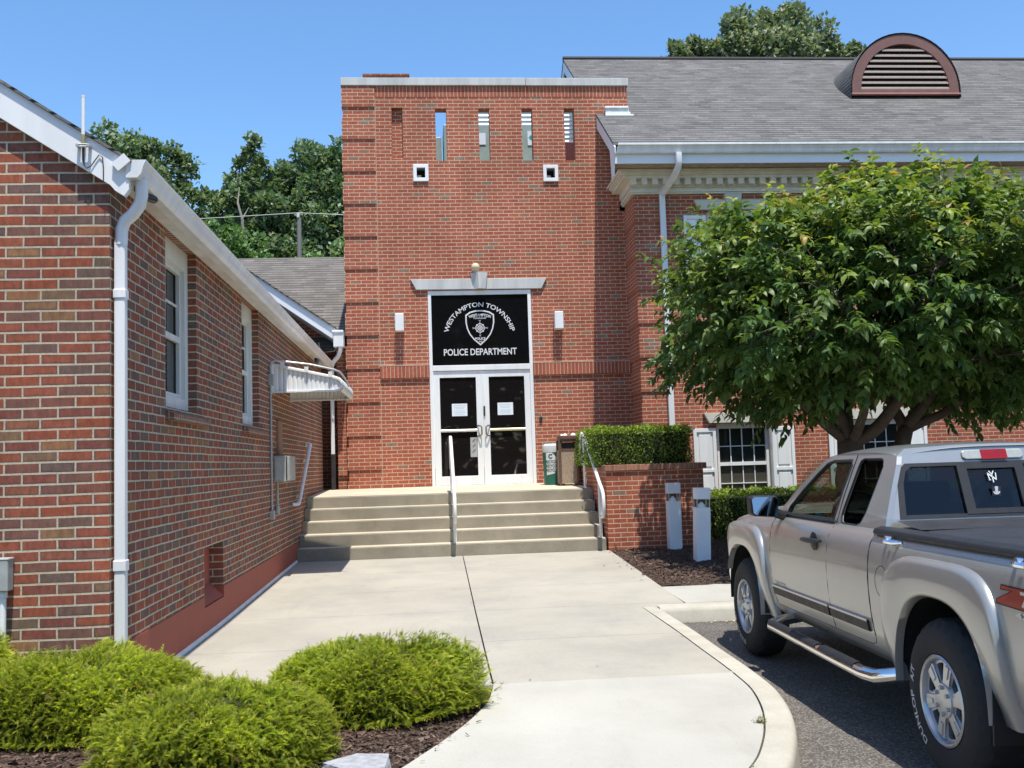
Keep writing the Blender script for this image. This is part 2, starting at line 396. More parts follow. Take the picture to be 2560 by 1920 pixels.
OUT = [(2.165, 9.66), (2.165, 8.45), (2.145, 7.5), (2.135, 6.9), (2.12, 6.5), (2.09, 6.1), (2.0, 5.64), (1.885, 5.25), (1.765, 4.93), (1.62, 4.62), (1.42, 4.32), (1.15, 4.05), (.8, 3.8), (.3, 3.58), (-.4, 3.42), (-1.5, 3.3), (-4, 3.2), (-9, 3.2)]
def offs(path, d):
    r = []
    for i, p in enumerate(path):
        a = Vector(path[max(0, i-1)]); b = Vector(path[min(len(path)-1, i+1)]); t = (b-a).normalized(); r.append((p[0]+t.y*d, p[1]-t.x*d))
    return r
def smooth2(path, n=3):
    r = []
    for i in range(len(path)-1):
        p0, p1, p2, p3 = (Vector(path[max(0, min(len(path)-1, i+k))]) for k in (-1, 0, 1, 2))
        for j in range(n):
            t = j/n; r.append(tuple(.5*((2*p1)+(-p0+p2)*t+(2*p0-5*p1+4*p2-p3)*t*t+(-p0+3*p1-3*p2+p3)*t**3)))
    return r+[tuple(path[-1])]
OUTs = smooth2(OUT, 4)
IN = offs(OUTs, .155)
def kerb():
    mb = MB(); L = offs(OUTs, .157); A = OUTs; prof = []
    for a, l in zip(A, L):
        a = Vector(a); l = Vector(l); t = (l-a)
        P = [a-t*.06, a, a+t*.03, a+t*.12, a+t*.25, l]; Z = [-.02, .105, .13, .147, .152, .152]
        prof.append([(p.x, p.y, z) for p, z in zip(P, Z)]+[(l.x, l.y, 0)])
    mb.grid(prof)
    tag(mb.build("kerb", mt_kerb, smooth=True), kind="structure")
    mb = MB()      # kerb and pad ahead of the parking bay
    rows = []
    for x in (2.17, 15.):
        rows.append([(x, 9.58, -.02), (x, 9.60, .10), (x, 9.615, .13), (x, 9.65, .147), (x, 9.72, .152), (x, 9.80, .152), (x, 9.80, 0)])
    mb.grid(rows, flip=True); tag(mb.build("kerb", mt_kerb, smooth=True), kind="structure")
    mb = MB(); slab(mb, [(2.47, 9.806), (15, 9.806), (15, 11.15), (2.53, 11.15)], .153, .0)
    tag(mb.build("pavement_pad", mt_apron), kind="structure")
kerb()
def walk():
    base = MB(); slab(base, [(-1.985, 6.66), (1.96, 6.4), (2.0, 9.65), (2.45, 9.7), (2.5, 11.2), (2.66, 15.06), (-1.985, 15.06)], lambda y: .095, -.02)
    tag(base.build("walk_bed", mt_dirtjoint), kind="structure")
    mb = MB(); g = .006
    ys = [6.617, 8.2, 9.9, 11.5, 13.3, 15.075]
    jx = lambda y: .371+(y-6.6)*.0095
    rx = lambda y: 2.0-.01*(y-6.6)/3 if y < 9.7 else 2.46+(y-9.8)*.039
    for i in range(5):
        y0, y1 = ys[i]+.003, ys[i+1]-.003
        for s in (0, 1):
            if s == 0: poly = [(-1.95, y0), (jx(y0)-g, y0), (jx(y1)-g, y1), (-1.95, y1)]
            else:
                if i == 0: R = [p for p in IN[::-1] if y0 < p[1] < y1]; poly = [(jx(y0)+g, y0), (1.972, y0)]+[(p[0]-.012, p[1]) for p in R]+[(2.0, y1), (jx(y1)+g, y1)]
                elif i == 1: poly = [(jx(y0)+g, y0), (1.995, y0), (2.004, 9.655), (2.172, 9.668), (2.172, 9.806), (2.455, 9.81), (2.46, y1), (jx(y1)+g, y1)]
                else: poly = [(jx(y0)+g, y0), (rx(y0), y0), (rx(y1), y1), (jx(y1)+g, y1)]
            slab(mb, poly, wz, .02)
    tag(mb.build("walkway", mt_walk), kind="structure")
    R = [p for p in IN[::-1] if p[1] < 6.6 and p[0] > -8.9]
    Lm = smooth2([(.374, 6.60), (.35, 6.4), (.313, 6.158), (.22, 5.828), (.078, 5.448), (-.07, 5.122), (-.22, 4.82), (-.45, 4.5), (-.8, 4.2), (-1.4, 3.95), (-3, 3.8), (-8.9, 3.75)], 4)
    mb = MB(); slab(mb, Lm[::-1]+[(p[0]-.014, p[1]) for p in R]+[(1.955, 6.612), (.374, 6.614)], lambda y: .152, 0.)
    tag(mb.build("apron", mt_apron), kind="structure")
    mb = MB(); slab(mb, Lm[::-1]+[(p[0]-.0, p[1]) for p in R]+[(1.97, 6.66), (.36, 6.66)], lambda y: .125, 0.)
    tag(mb.build("apron_bed", mt_dirtjoint), kind="structure")
    return Lm
mt_dirtjoint = plain("joint_dirt", (.075, .062, .042), .95, .35, 30)
LM = walk()
def fbm(x, y): return .5*math.sin(x*3.1+1.3*math.sin(y*2.3))+.3*math.sin(y*5.7+x*2.2)+.2*math.sin(x*9.1-y*7.3)
def mulch_bed(name, inside, x0, x1, y0, y1, step, z0, amp, edge):
    nx, ny = int((x1-x0)/step), int((y1-y0)/step); idx = {}; mb = MB()
    for i in range(nx+1):
        for j in range(ny+1):
            x, y = x0+i*step, y0+j*step
            idx[i, j] = len(mb.v); mb.v.append((x, y, z0(x, y)+amp*fbm(x*2.3, y*2.3)+random.uniform(-.006, .006)))
    for i in range(nx):
        for j in range(ny):
            if inside(x0+(i+.5)*step, y0+(j+.5)*step): mb.f.append((idx[i, j], idx[i+1, j], idx[i+1, j+1], idx[i, j+1])); mb.mi.append(0)
    return tag(mb.build(name, mt_mulch, smooth=True), kind="structure")
def lm_x(y):
    for a, b in zip(LM, LM[1:]):
        if b[1] <= y <= a[1]: return a[0]+(b[0]-a[0])*(y-a[1])/(b[1]-a[1]+1e-9)
    return -99
BED1 = lambda x, y: 3.7 < y < 6.7 and (x < lm_x(min(y, 6.59))+.06) 
z1 = lambda x, y: .13+.035*min(1, max(0, (lm_x(min(y, 6.59))-x)/.35)) if y > 3.8 else .12
mulch_bed("mulch_bed", BED1, -9, .45, 3.7, 6.75, .05, z1, .008, None)
rxw = lambda y: 2.46+(y-9.8)*.039
BED2 = lambda x, y: x > rxw(y)-.02 and 11.12 < y < 18.05
z2 = lambda x, y: wz(y)-.012+.025*min(1, max(0, (x-rxw(y))/.3))*min(1, max(0, (y-11.1)/.3))
mulch_bed("mulch_bed", BED2, 2.45, 15, 11.1, 18.1, .1, z2, .012, None)
def chips():
    P = []; 
    for _ in range(9000):
        x, y = random.uniform(-2.6, .4), random.uniform(4.1, 6.6)
        if BED1(x, y) and x < lm_x(min(y, 6.59))+.015: P.append((x, y, z1(x, y)+.008*fbm(x*2.3, y*2.3), 1.))
    for _ in range(6000):
        x, y = random.uniform(2.5, 7.5), random.triangular(11.1, 16, 11.6)
        if BED2(x, y): P.append((x, y, z2(x, y)+.012*fbm(x*2.3, y*2.3), 1.6))
    for _ in range(46):    # a few strays on the concrete
        x, y = random.choice([(lm_x(random.uniform(4.6, 6.5)), 0), (2.6, 1)]); 
        if y == 0: yy = random.uniform(4.5, 6.5); P.append((lm_x(yy)+abs(random.gauss(0, .05)), yy, .155, .7))
        else: yy = random.uniform(11.3, 15); P.append((rxw(yy)-abs(random.gauss(0, .10)), yy, wz(yy)+.004, 1.))
    n = len(P); P = np.array(P); L = rng.uniform(.012, .05, n)*P[:, 3]**.5; W = rng.uniform(.003, .0075, n)*P[:, 3]**.5
    a = rng.uniform(0, 2*PI, n); tl = rng.normal(0, .25, n)
    d = np.stack([np.cos(a), np.sin(a), tl], 1); e = np.stack([-np.sin(a), np.cos(a), rng.normal(0, .5, n)], 1); c = P[:, :3]+[0, 0, .008]
    V = np.stack([c-d*L[:, None]/2-e*W[:, None], c+d*L[:, None]/2-e*W[:, None]*.6, c+d*L[:, None]/2+e*W[:, None]*.6, c-d*L[:, None]/2+e*W[:, None]], 1).reshape(-1, 3)
    F = np.arange(4*n).reshape(n, 4)
    pal = np.array([(.06, .037, .027), (.10, .062, .046), (.15, .10, .075), (.21, .155, .115), (.045, .03, .024)])[rng.choice(5, n, p=[.3, .32, .2, .08, .1])]
    tag(np_mesh("mulch_chips", V, F, mt_chip, np.repeat(pal*rng.uniform(.8, 1.2, (n, 1)), 4, 0)), "shredded brown wood mulch chips strewn over the planting beds", "mulch", kind="stuff")
chips()
def weeds():
    T = []; 
    def tuft(x, y, z, n, s): 
        for _ in range(n): T.append((x+random.gauss(0, s*.5), y+random.gauss(0, s*.5), z, s))
    tuft(1.73, 5.36, .15, 46, .032); tuft(1.765, 5.45, .15, 16, .02); tuft(1.44, 4.62, .15, 10, .014); tuft(.372, 6.66, .15, 14, .02); tuft(.43, 6.605, .152, 8, .014); tuft(.40, 10.4, .155, 8, .02); tuft(1.98, 8.0, .15, 6, .012)
    for k in range(90):
        y = random.uniform(4.5, 9.4); x = np.interp(y, [p[1] for p in IN[::-1]], [p[0] for p in IN[::-1]])-.007; tuft(x, y, .148, 1, .007)
    V = []; F = []
    for x, y, z, s in T:
        a = random.uniform(0, 2*PI); l = s*random.uniform(.7, 1.8); w = .0022+s*.03; dx, dy = math.cos(a), math.sin(a); o = len(V)
        V += [(x-dy*w, y+dx*w, z), (x+dy*w, y-dx*w, z), (x+dx*l*.7, y+dy*l*.7, z+l*random.uniform(.35, .9))]; F.append((o, o+1, o+2))
    t = np.array([(.10, .14, .03), (.16, .17, .05), (.24, .19, .09)])[rng.choice(3, len(F))]
    tag(np_mesh("joint_weeds", np.array(V), np.array(F), mt_box, np.repeat(t, 3, 0)), "small weeds and grass tufts growing in the concrete joints", "weeds", kind="stuff")
weeds()
def litter():      # dry leaves and grit
    P = []
    for _ in range(40): P.append((random.uniform(2.4, 3.1), 9.56-abs(random.gauss(0, .04)), .006, .03))
    for _ in range(60): P.append((random.uniform(2.66, 3.5), random.gauss(14.85, .09), .235, .035))
    for _ in range(500): P.append((random.uniform(1.2, 3.2), random.uniform(2.8, 9), .003, random.choice([.004, .005, .008])))
    for x, y in ((1.12, 7.0), (.62, 6.68), (1.4, 8.9), (-.5, 11), (1.9, 10.6)): P.append((x, y, wz(y)+.005, .022))
    V = []; F = []; C = []
    for x, y, z, s in P:
        a = random.uniform(0, 6.28); o = len(V); c, d = math.cos(a), math.sin(a); e = random.uniform(.4, .9)
        for u, v in ((-1, -.3), (.2, -e), (1, .1), (.1, e)): V.append((x+(u*c-v*d)*s*.5, y+(u*d+v*c)*s*.5, z+random.uniform(0, s*.2)))
        F.append((o, o+1, o+2, o+3)); t = random.choice([(.42, .33, .19), (.30, .20, .09), (.20, .17, .13), (.5, .45, .32)]); C += [t]*4
    tag(np_mesh("leaf_litter", np.array(V), np.array(F), mt_chip, np.array(C)), "dry leaves and grit along the kerb and on the asphalt", "leaf litter", kind="stuff")
litter()

# ================================================================== LEFT BRICK BUILDING
XL = -1.99; YF = 6.43
YZ = lambda x: (lambda u, v, t: (x-t, u, v))            # plate facing +X, thickness towards -X
lb = empty("brick_hall", (XL, YF, 0), "old mottled brick building with white gable board and deep window recesses, left of the walk", "building")
def left_building():
    mb = MB()
    holes = [rect(7.77, 8.80, 2.09, 3.475), rect(10.90, 11.95, 2.09, 3.475), rect(9.03, 9.84, .45, .92)]
    mb.plate([(YF, .50), (9.03, .50), (9.03, .92), (9.84, .92), (9.84, .50), (18.9, .50), (18.9, 3.55), (YF, 3.55)], holes[:2], YZ(XL), 0, .22)
    zr = lambda x: 3.40+.65*(-1.75-x)
    mb.plate([(-2.2105, 0), (-2.2105, zr(-2.2105)-.1), (-6.3, zr(-6.3)-.1), (-10.6, zr(-1.995)-.1), (-10.6, 0)], [], XZ(YF), 0, .22)
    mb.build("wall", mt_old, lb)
    mb = MB(); mb.plate([(YF+.005, 0), (18.9, 0), (18.9, .498), (9.84, .498), (9.84, .40), (9.03, .40), (9.03, .498), (YF+.005, .498)], [], YZ(XL+.004), 0, .2)
    mb.box(XL-.15, XL-.13, 9.0, 9.9, .4, 1.0); mb.add([(XL+.003, 9.031, .41), (XL+.003, 9.839, .41), (XL-.13, 9.839, .54), (XL-.13, 9.031, .54)], [(0, 1, 2, 3)])
    mb.build("foundation", mt_foundation, lb)
    mb = MB(); mb.grid([[(XL+.022, y, wz(y)-.05), (XL+.022, y, wz(y)+.012), (XL+.0045, y, wz(y)+.034)] for y in (6.7, 9.6, 12, 15.07)]); mb.build("base_edging", mt_white_dirty, lb)
    # eaves
    mb = MB(); mb.box(XL, -1.872, YF-.02, 18.95, 3.47, 3.56); mb.build("eave_box", mt_white_dirty, lb)
    g = MB(); pr = [(-1.87, 3.56), (-1.87, 3.45), (-1.80, 3.45), (-1.775, 3.48), (-1.765, 3.52), (-1.745, 3.55), (-1.745, 3.565), (-1.755, 3.565), (-1.765, 3.545), (-1.79, 3.47), (-1.86, 3.462), (-1.86, 3.56)]
    g.plate(pr, [], lambda u, v, t: (u+.0*t, t, v-.0025*(t-6)), YF-.06, 18.98)
    go = g.build("gutter", mt_gutter, lb)
    e = MB(); e.plate([(-1.87, 3.565), (-1.87, 3.45), (-1.80, 3.45), (-1.775, 3.48), (-1.765, 3.52), (-1.745, 3.565)], [], lambda u, v, t: (u, t, v), YF-.066, YF-.061); e.build("gutter_end_cap", mt_gutter, go)
    rk = MB(); t0 = lambda x: 3.51+.65*(-1.75-x)
    xs = [-1.85, -6.3, -10.8]
    ins = lambda x: t0(x) if x > -6.4 else t0(-6.3)-.65*(-6.3-x)
    rk.plate([(-1.855, t0(-1.855)-.022), (-6.3, t0(-6.3)-.022), (-6.3, t0(-6.3)-.25), (-1.97, t0(-1.97)-.245), (-1.94, t0(-1.94)-.262), (-1.885, t0(-1.885)-.262), (-1.855, t0(-1.855)-.2)], [], XZ(6.375), 0, .054)
    rk.plate([(-6.305, t0(-6.3)-.03), (-10.8, ins(-10.8)-.03), (-10.8, ins(-10.8)-.25), (-6.305, t0(-6.3)-.25)], [], XZ(6.375), 0, .054)
    rk.build("rake_board", mt_white, lb)
    f = MB(); f.plate([(-.05, -.032), (.05, -.032), (.05, .032), (-.05, .032)], [], lambda u, v, t: (-1.895+u*.75-v*.66, 6.345+t, 3.545+u*.66+v*.75), 0, .03); f.build("end_flap", mt_white, lb)
    rf = MB(); rf.plate([(-1.835, t0(-1.835)), (-6.3, t0(-6.3)), (-10.9, ins(-10.9)), (-10.9, ins(-10.9)-.02), (-6.3, t0(-6.3)-.02), (-1.835, t0(-1.835)-.02)], [], XZ(6.355), 0, 12.5)
    rf.build("roof", mt_shingle, lb)
    mb = MB(); mb.box(-10.6, XL-.2, 18.7, 18.89, 0, 3.4); mb.build("back_wall", mt_old, lb)
    # downspout
    d = MB(); d.tube([(-1.80, 6.46, 3.46), (-1.80, 6.46, 3.36), (-1.815, 6.47, 3.30), (-1.86, 6.485, 3.245), (-1.915, 6.50, 3.205), (-1.938, 6.505, 3.15), (-1.942, 6.507, 3.05)], .040, 10)
    dn = d.build("downspout", mt_gutter, lb, smooth=True)
    b = MB(); b.box(-1.978, -1.91, 6.475, 6.54, .12, 3.08); b.build("downspout_pipe", mt_gutter, dn, bevel=.008)
    b = MB(); b.box(-1.983, -1.904, 6.468, 6.547, 2.70, 2.76); b.box(-1.983, -1.904, 6.468, 6.547, .98, 1.05); b.build_each("joint_band", mt_gutter, dn, bevel=.006)
    # windows
    for y0, y1, zt in ((7.77, 8.80, 3.473), (10.90, 11.95, 3.473)):
        w = MB(); xx = XL-.075
        w.plate(rect(y0, y1, 2.10, zt), [rect(y0+.09, y1-.11, 2.20, zt-.17)], YZ(xx), 0, .06)
        w.plate(rect(y0+.09, y1-.11, 2.20, zt-.17), [rect(y0+.13, y1-.15, 2.24, 2.68), rect(y0+.13, y1-.15, 2.73, zt-.21)], YZ(xx-.035), 0, .03)
        ym = (y0+y1)/2-.01
        w.box(xx-.07, xx-.055, ym-.01, ym+.01, 2.73, zt-.21); zm = (2.73+zt-.21)/2; w.box(xx-.069, xx-.056, y0+.13, y1-.15, zm-.01, zm+.01)
        wo_ = w.build("window", mt_white_dirty, lb)
        p = MB(); p.add([(xx-.075, y0+.1, 2.2), (xx-.075, y1-.1, 2.2), (xx-.075, y1-.1, zt-.2), (xx-.075, y0+.1, zt-.2)], [(0, 1, 2, 3)]); p.build("pane", mt_winglass, wo_)
        s_ = MB(); s_.plate([(0, 1.985), (.065, 1.985), (.065, 2.035), (-.07, 2.095), (-.07, 1.985)], [], lambda u, v, t: (XL+u, t, v), y0-.005, y1+.24); s_.build("sill", mt_sillbrick, wo_)
mt_sillbrick = brick("sill_brick", .0677, .30, .010, [(0, (.22, .085, .05)), (.5, (.30, .14, .09)), (1, (.20, .10, .07))], (.40, .34, .26), stagger=0, vo=.1)
left_building()
# things fixed to the left building
def fixtures():
    t = empty("whip_antenna", (-2.126, 6.35, 3.56), "white stick antenna on a metal bracket clamped to the white gable board", "antenna")
    q = lambda x, z, y=6.35: (x*1.0325, y, 1.58+(z-1.58)*1.0325)
    m = MB(); m.tube([q(-2.06, 3.655), q(-2.06, 3.895)], .0115, 10); m.tube([q(-2.06, 3.89), q(-2.06, 3.90)], .0125, 10); m.build("rod", mt_white, t, smooth=True)
    m = MB(); m.tube([q(-2.06, 3.60), q(-2.06, 3.656)], .0125, 10); m.build("ferrule", plain("brass", (.45, .36, .18), .4, .1, 30, metal=.6), t, smooth=True)
    m = MB(); m.tube([q(-2.095, 3.592, 6.337), q(-2.02, 3.592, 6.337)], .006, 6); m.tube([q(-2.095, 3.578, 6.337), q(-2.02, 3.578, 6.337)], .006, 6)
    for x in (-2.09, -2.025): m.tube([q(x, 3.585, 6.33), q(x, 3.585, 6.376)], .011, 8)
    m.build("bracket", mt_steel, t)
    m = MB(); m.tube([q(-2.06, 3.585, 6.352), q(-2.06, 3.50, 6.356), q(-2.058, 3.47, 6.364), q(-2.045, 3.452, 6.364), q(-2.02, 3.462, 6.364), q(-1.995, 3.50, 6.366), q(-1.97, 3.535, 6.366), q(-1.95, 3.52, 6.366), q(-1.945, 3.46, 6.366), q(-1.945, 3.37, 6.366)], [.008, .007]+[.0035]*8, 6); m.build("cable", mt_wire, t, smooth=True)
    t = empty("floodlight", (-1.85, 6.62, 3.33), "small black floodlight on an arm under the left gutter", "light")
    m = MB(); m.tube([(-1.862, 6.55, 3.43), (-1.855, 6.62, 3.405), (-1.842, 6.70, 3.415)], .008, 8); m.tube([(-1.87, 6.545, 3.43), (-1.853, 6.553, 3.43)], .02, 12); m.build("arm", mt_black_plastic, t, smooth=True)
    m = MB(); m.tube([(-1.845, 6.69, 3.415), (-1.838, 6.72, 3.418), (-1.82, 6.83, 3.432)], [.016, .024, .027], 12); m.build("lamp_head", mt_black_plastic, t, smooth=True)
    m = MB(); m.tube([(-1.8195, 6.832, 3.432), (-1.818, 6.838, 3.433)], .022, 12); m.build("lens", mt_steel, t)
    t = empty("security_camera", (-1.86, 17.0, 3.42), "small dark camera under the far end of the left gutter", "camera")
    m = MB(); m.tube([(-1.86, 16.8, 3.40), (-1.86, 16.95, 3.37), (-1.85, 17.1, 3.37)], .03, 8); m.build("mount", mt_black_plastic, t, smooth=True)
    m = MB(); m.tube([(-1.85, 16.9, 3.37), (-1.82, 17.15, 3.35)], .05, 10); m.build("housing", mt_steel, t, smooth=True)
    # door canopy
    t = empty("door_canopy", (XL, 12.9, 2.56), "ribbed white metal canopy with rounded nose over the side door", "canopy")
    prof = [(0, 2.56), (.80, 2.56), (.86, 2.575), (.895, 2.61), (.905, 2.645), (.895, 2.685), (.86, 2.722), (.8, 2.745), (0, 2.93)]
    for nm, y in (("side_panel", 12.9), ("side_panel", 14.62)):
        m = MB(); n = 60; top = lambda u: np.interp(u, [0, .8, .86, .9], [2.93, 2.745, 2.72, 2.65])
        rows = []
        for i in range(n+1):
            u = .87*i/n; dy = (0, 0, .012, .002)[i % 4]; rows.append([(XL+u, y+dy, 2.575), (XL+u, y+dy, top(u)-.01)])
        m.grid(rows); m.build(nm, mt_white, t)
    for y in (12.9, 14.62):
        m = MB(); m.plate(prof, [[(.0001+.02, 2.58), (.79, 2.58), (.845, 2.592), (.874, 2.618), (.882, 2.645), (.874, 2.676), (.845, 2.706), (.79, 2.727), (.02, 2.905)]], lambda u, v, q: (XL+u, y-.022+q, v), 0, .044); m.build("edge_frame", mt_white, t)
    m = MB(); rows = []
    for i in range(45):
        y = 12.925+1.67*i/44; dz = .008*(1 if i % 2 else -1)
        rows.append([(XL+u, y, v+dz) for u, v in [(0, 2.94), (.4, 2.85), (.8, 2.757), (.86, 2.733), (.895, 2.692), (.908, 2.645), (.897, 2.60), (.865, 2.57)]])
    m.grid(rows); m.build("roof_panel", mt_white_dirty, t, smooth=False)
    for k in range(3):
        m = MB(); u = .12+.3*k; m.box(XL+u, XL+u+.05, 12.86, 12.88, np.interp(u, [0, .8], [2.93, 2.745])-.02, np.interp(u, [0, .8], [2.93, 2.745])+.05); m.build("clip", mt_white, t)
    # conduit
    t = empty("cable_conduit", (XL, 12.68, 1.0), "thin grey conduit running down the shaded wall with small boxes", "conduit")
    m = MB(); m.tube([(XL+.02, 12.70, 1.06), (XL+.02, 12.70, 2.86), (XL+.03, 12.70, 2.93), (XL+.08, 12.72, 2.955), (XL+.5, 12.76, 2.90), (XL+.8, 12.8, 2.83), (XL+.87, 12.82, 2.80), (XL+.93, 12.85, 2.72), (XL+.98, 12.9, 2.62)], .0135, 8); m.build("pipe", mt_steel, t, smooth=True)
    m = MB(); m.box(XL, XL+.05, 12.64, 12.77, .97, 1.08); m.box(XL, XL+.06, 12.64, 12.77, 2.64, 2.78); m.build_each("junction_box", mt_boxgrey, t, bevel=.005)
    t = empty("meter_cabinet", (XL, 13.0, 1.45), "grey steel cabinet with its door standing out from the shaded wall", "cabinet")
    m = MB(); m.box(XL, XL+.155, 12.98, 13.3, 1.43, 1.76); m.build("body", mt_boxgrey, t, bevel=.006)
    m = MB(); m.box(XL+.17, XL+.20, 12.985, 13.55, 1.44, 1.755); m.build("door", mt_boxgrey, t, bevel=.005)
    m = MB(); m.box(XL+.02, XL+.09, 12.965, 12.978, 1.45, 1.74); m.build("front_cover", mt_boxgrey, t, bevel=.003)
    m = MB(); m.tube([(XL+.03, 13.1, 1.43), (XL+.03, 13.1, 1.12)], .016, 8); m.tube([(XL+.03, 13.1, 1.12), (XL+.03, 13.1, 1.02)], .03, 8); m.build("pipe", mt_boxgrey, t, smooth=True)
    m = MB(); m.box(XL, XL+.03, 13.25, 13.62, 1.80, 2.22); m.build("wooden_backboard", plain("brown_board", (.30, .17, .11), .8, .15, 8), t)
    t = empty("wall_handrail", (XL, 15.0, 1.0), "white pipe handrail fixed to the shaded brick wall above the steps", "handrail")
    m = MB(); m.tube([(XL, 16.35, 1.985), (XL+.05, 16.34, 1.985), (XL+.08, 16.30, 1.97), (XL+.08, 14.85, 1.12), (XL+.08, 14.75, 1.085), (XL+.06, 14.70, 1.08), (XL, 14.66, 1.08)], .027, 10); m.build("rail", mt_white, t, smooth=True)
    m = MB(); m.tube([(XL, 15.1, 1.17), (XL+.08, 15.1, 1.22)], .012, 8); m.tube([(XL, 16.0, 1.70), (XL+.08, 16.0, 1.76)], .012, 8); m.build_each("wall_bracket", mt_white, t, smooth=True)
    t = empty("outlet_box", (-2.57, 6.38, .7), "grey weatherproof outlet box on a white pipe before the left gable wall", "electrical box")
    m = MB(); m.box(-2.645, -2.555, 6.33, 6.42, .90, 1.09); m.box(-2.648, -2.552, 6.327, 6.424, 1.085, 1.10); m.build("box", mt_boxgrey, t, bevel=.008)
    m = MB(); m.tube([(-2.60, 6.375, .1), (-2.60, 6.375, .9)], .020, 10); m.tube([(-2.60, 6.375, .86), (-2.60, 6.375, .9)], .026, 10); m.build("pipe", mt_white, t, smooth=True)
fixtures()

# ================================================================== REAR BUILDING
rb = empty("rear_hall", (-4, 19, 0), "low brick building with grey shingle roof tucked between left building and tower", "building")
def rear():
    Y = 19.05; m = MB()
    rz = lambda x: 4.06+.70*(-1.55-x)
    m.plate([(-1.52, .9), (-1.52, rz(-1.52)-.2), (-1.72, rz(-1.72)-.2), (-1.72, .9)], [], XZ(Y), 0, 1.0)
    m.plate([(-1.721, .9), (-1.721, rz(-1.721)-.2), (-5.2, rz(-5.2)-.2), (-5.2, .9)], [], XZ(Y+1.001), 0, .2)
    m.box(-5.2, -1.3, Y+1.202, 26, .9, 4.0); m.build("wall", mt_tower, rb)
    m = MB(); m.plate([(-1.53, rz(-1.53)), (-5.2, rz(-5.2)), (-5.2, rz(-5.2)-.22), (-1.53, rz(-1.53)-.22)], [], XZ(18.62), 0, .05)
    m.plate([(-1.53, rz(-1.53)-.22), (-5.2, rz(-5.2)-.22), (-5.2, rz(-5.2)-.20), (-1.53, rz(-1.53)-.20)], [], XZ(18.671), 0, 1.38); m.build("rake_board", mt_fascia, rb)
    m = MB(); m.plate([(-1.52, rz(-1.52)+.03), (-5.3, rz(-5.3)+.03), (-5.3, rz(-5.3)+.002), (-1.52, rz(-1.52)+.002)], [], XZ(18.58), 0, 2.2)
    zr = lambda y: 6.64-.62*(24-y)
    m.plate([(19.6, zr(19.6)), (24, 6.64), (28.5, zr(19.5)), (28.5, zr(19.5)-.05), (24, 6.58), (19.6, zr(19.6)-.05)], [], lambda u, v, t: (t, u, v), -6.0, -1.0)
    m.build("roof", mt_shingle2, rb)
    m = MB(); m.box(-1.72, -1.535, 18.45, 18.62, 3.80, 4.06); m.box(-1.74, -1.535, 18.43, 18.64, 4.06, 4.11); m.build("eave_return", mt_white, rb, bevel=.01)
    m = MB(); m.tube([(-1.60, 18.5, 3.82), (-1.60, 18.5, 3.74), (-1.64, 18.55, 3.64), (-1.74, 18.68, 3.55), (-1.79, 18.78, 3.48), (-1.79, 18.85, 3.38), (-1.79, 18.87, 3.2)], .04, 8); d = m.build("downspout", mt_gutter, rb, smooth=True)
    m = MB(); m.box(-1.828, -1.762, 18.84, 18.91, 1.84, 3.25); m.build("downspout_pipe", mt_gutter, d, bevel=.006)
    m = MB(); m.box(-1.835, -1.755, 18.83, 18.92, 1.17, 1.838); m.build("iron_boot", mt_black_plastic, d, bevel=.01)
    m = MB(); m.box(-1.71, -1.535, 19.015, 19.05, 1.44, 1.50); m.build("ledge", mt_rowlock, rb)
    m = MB(); m.tube([(-1.50, 18.70, 4.15), (-1.54, 18.5, 3.95), (-1.7, 18.45, 3.72), (-1.95, 18.5, 3.70), (-2.0, 18.6, 3.9)], .012, 6); m.build("cable", mt_wire, rb, smooth=True)
rear()
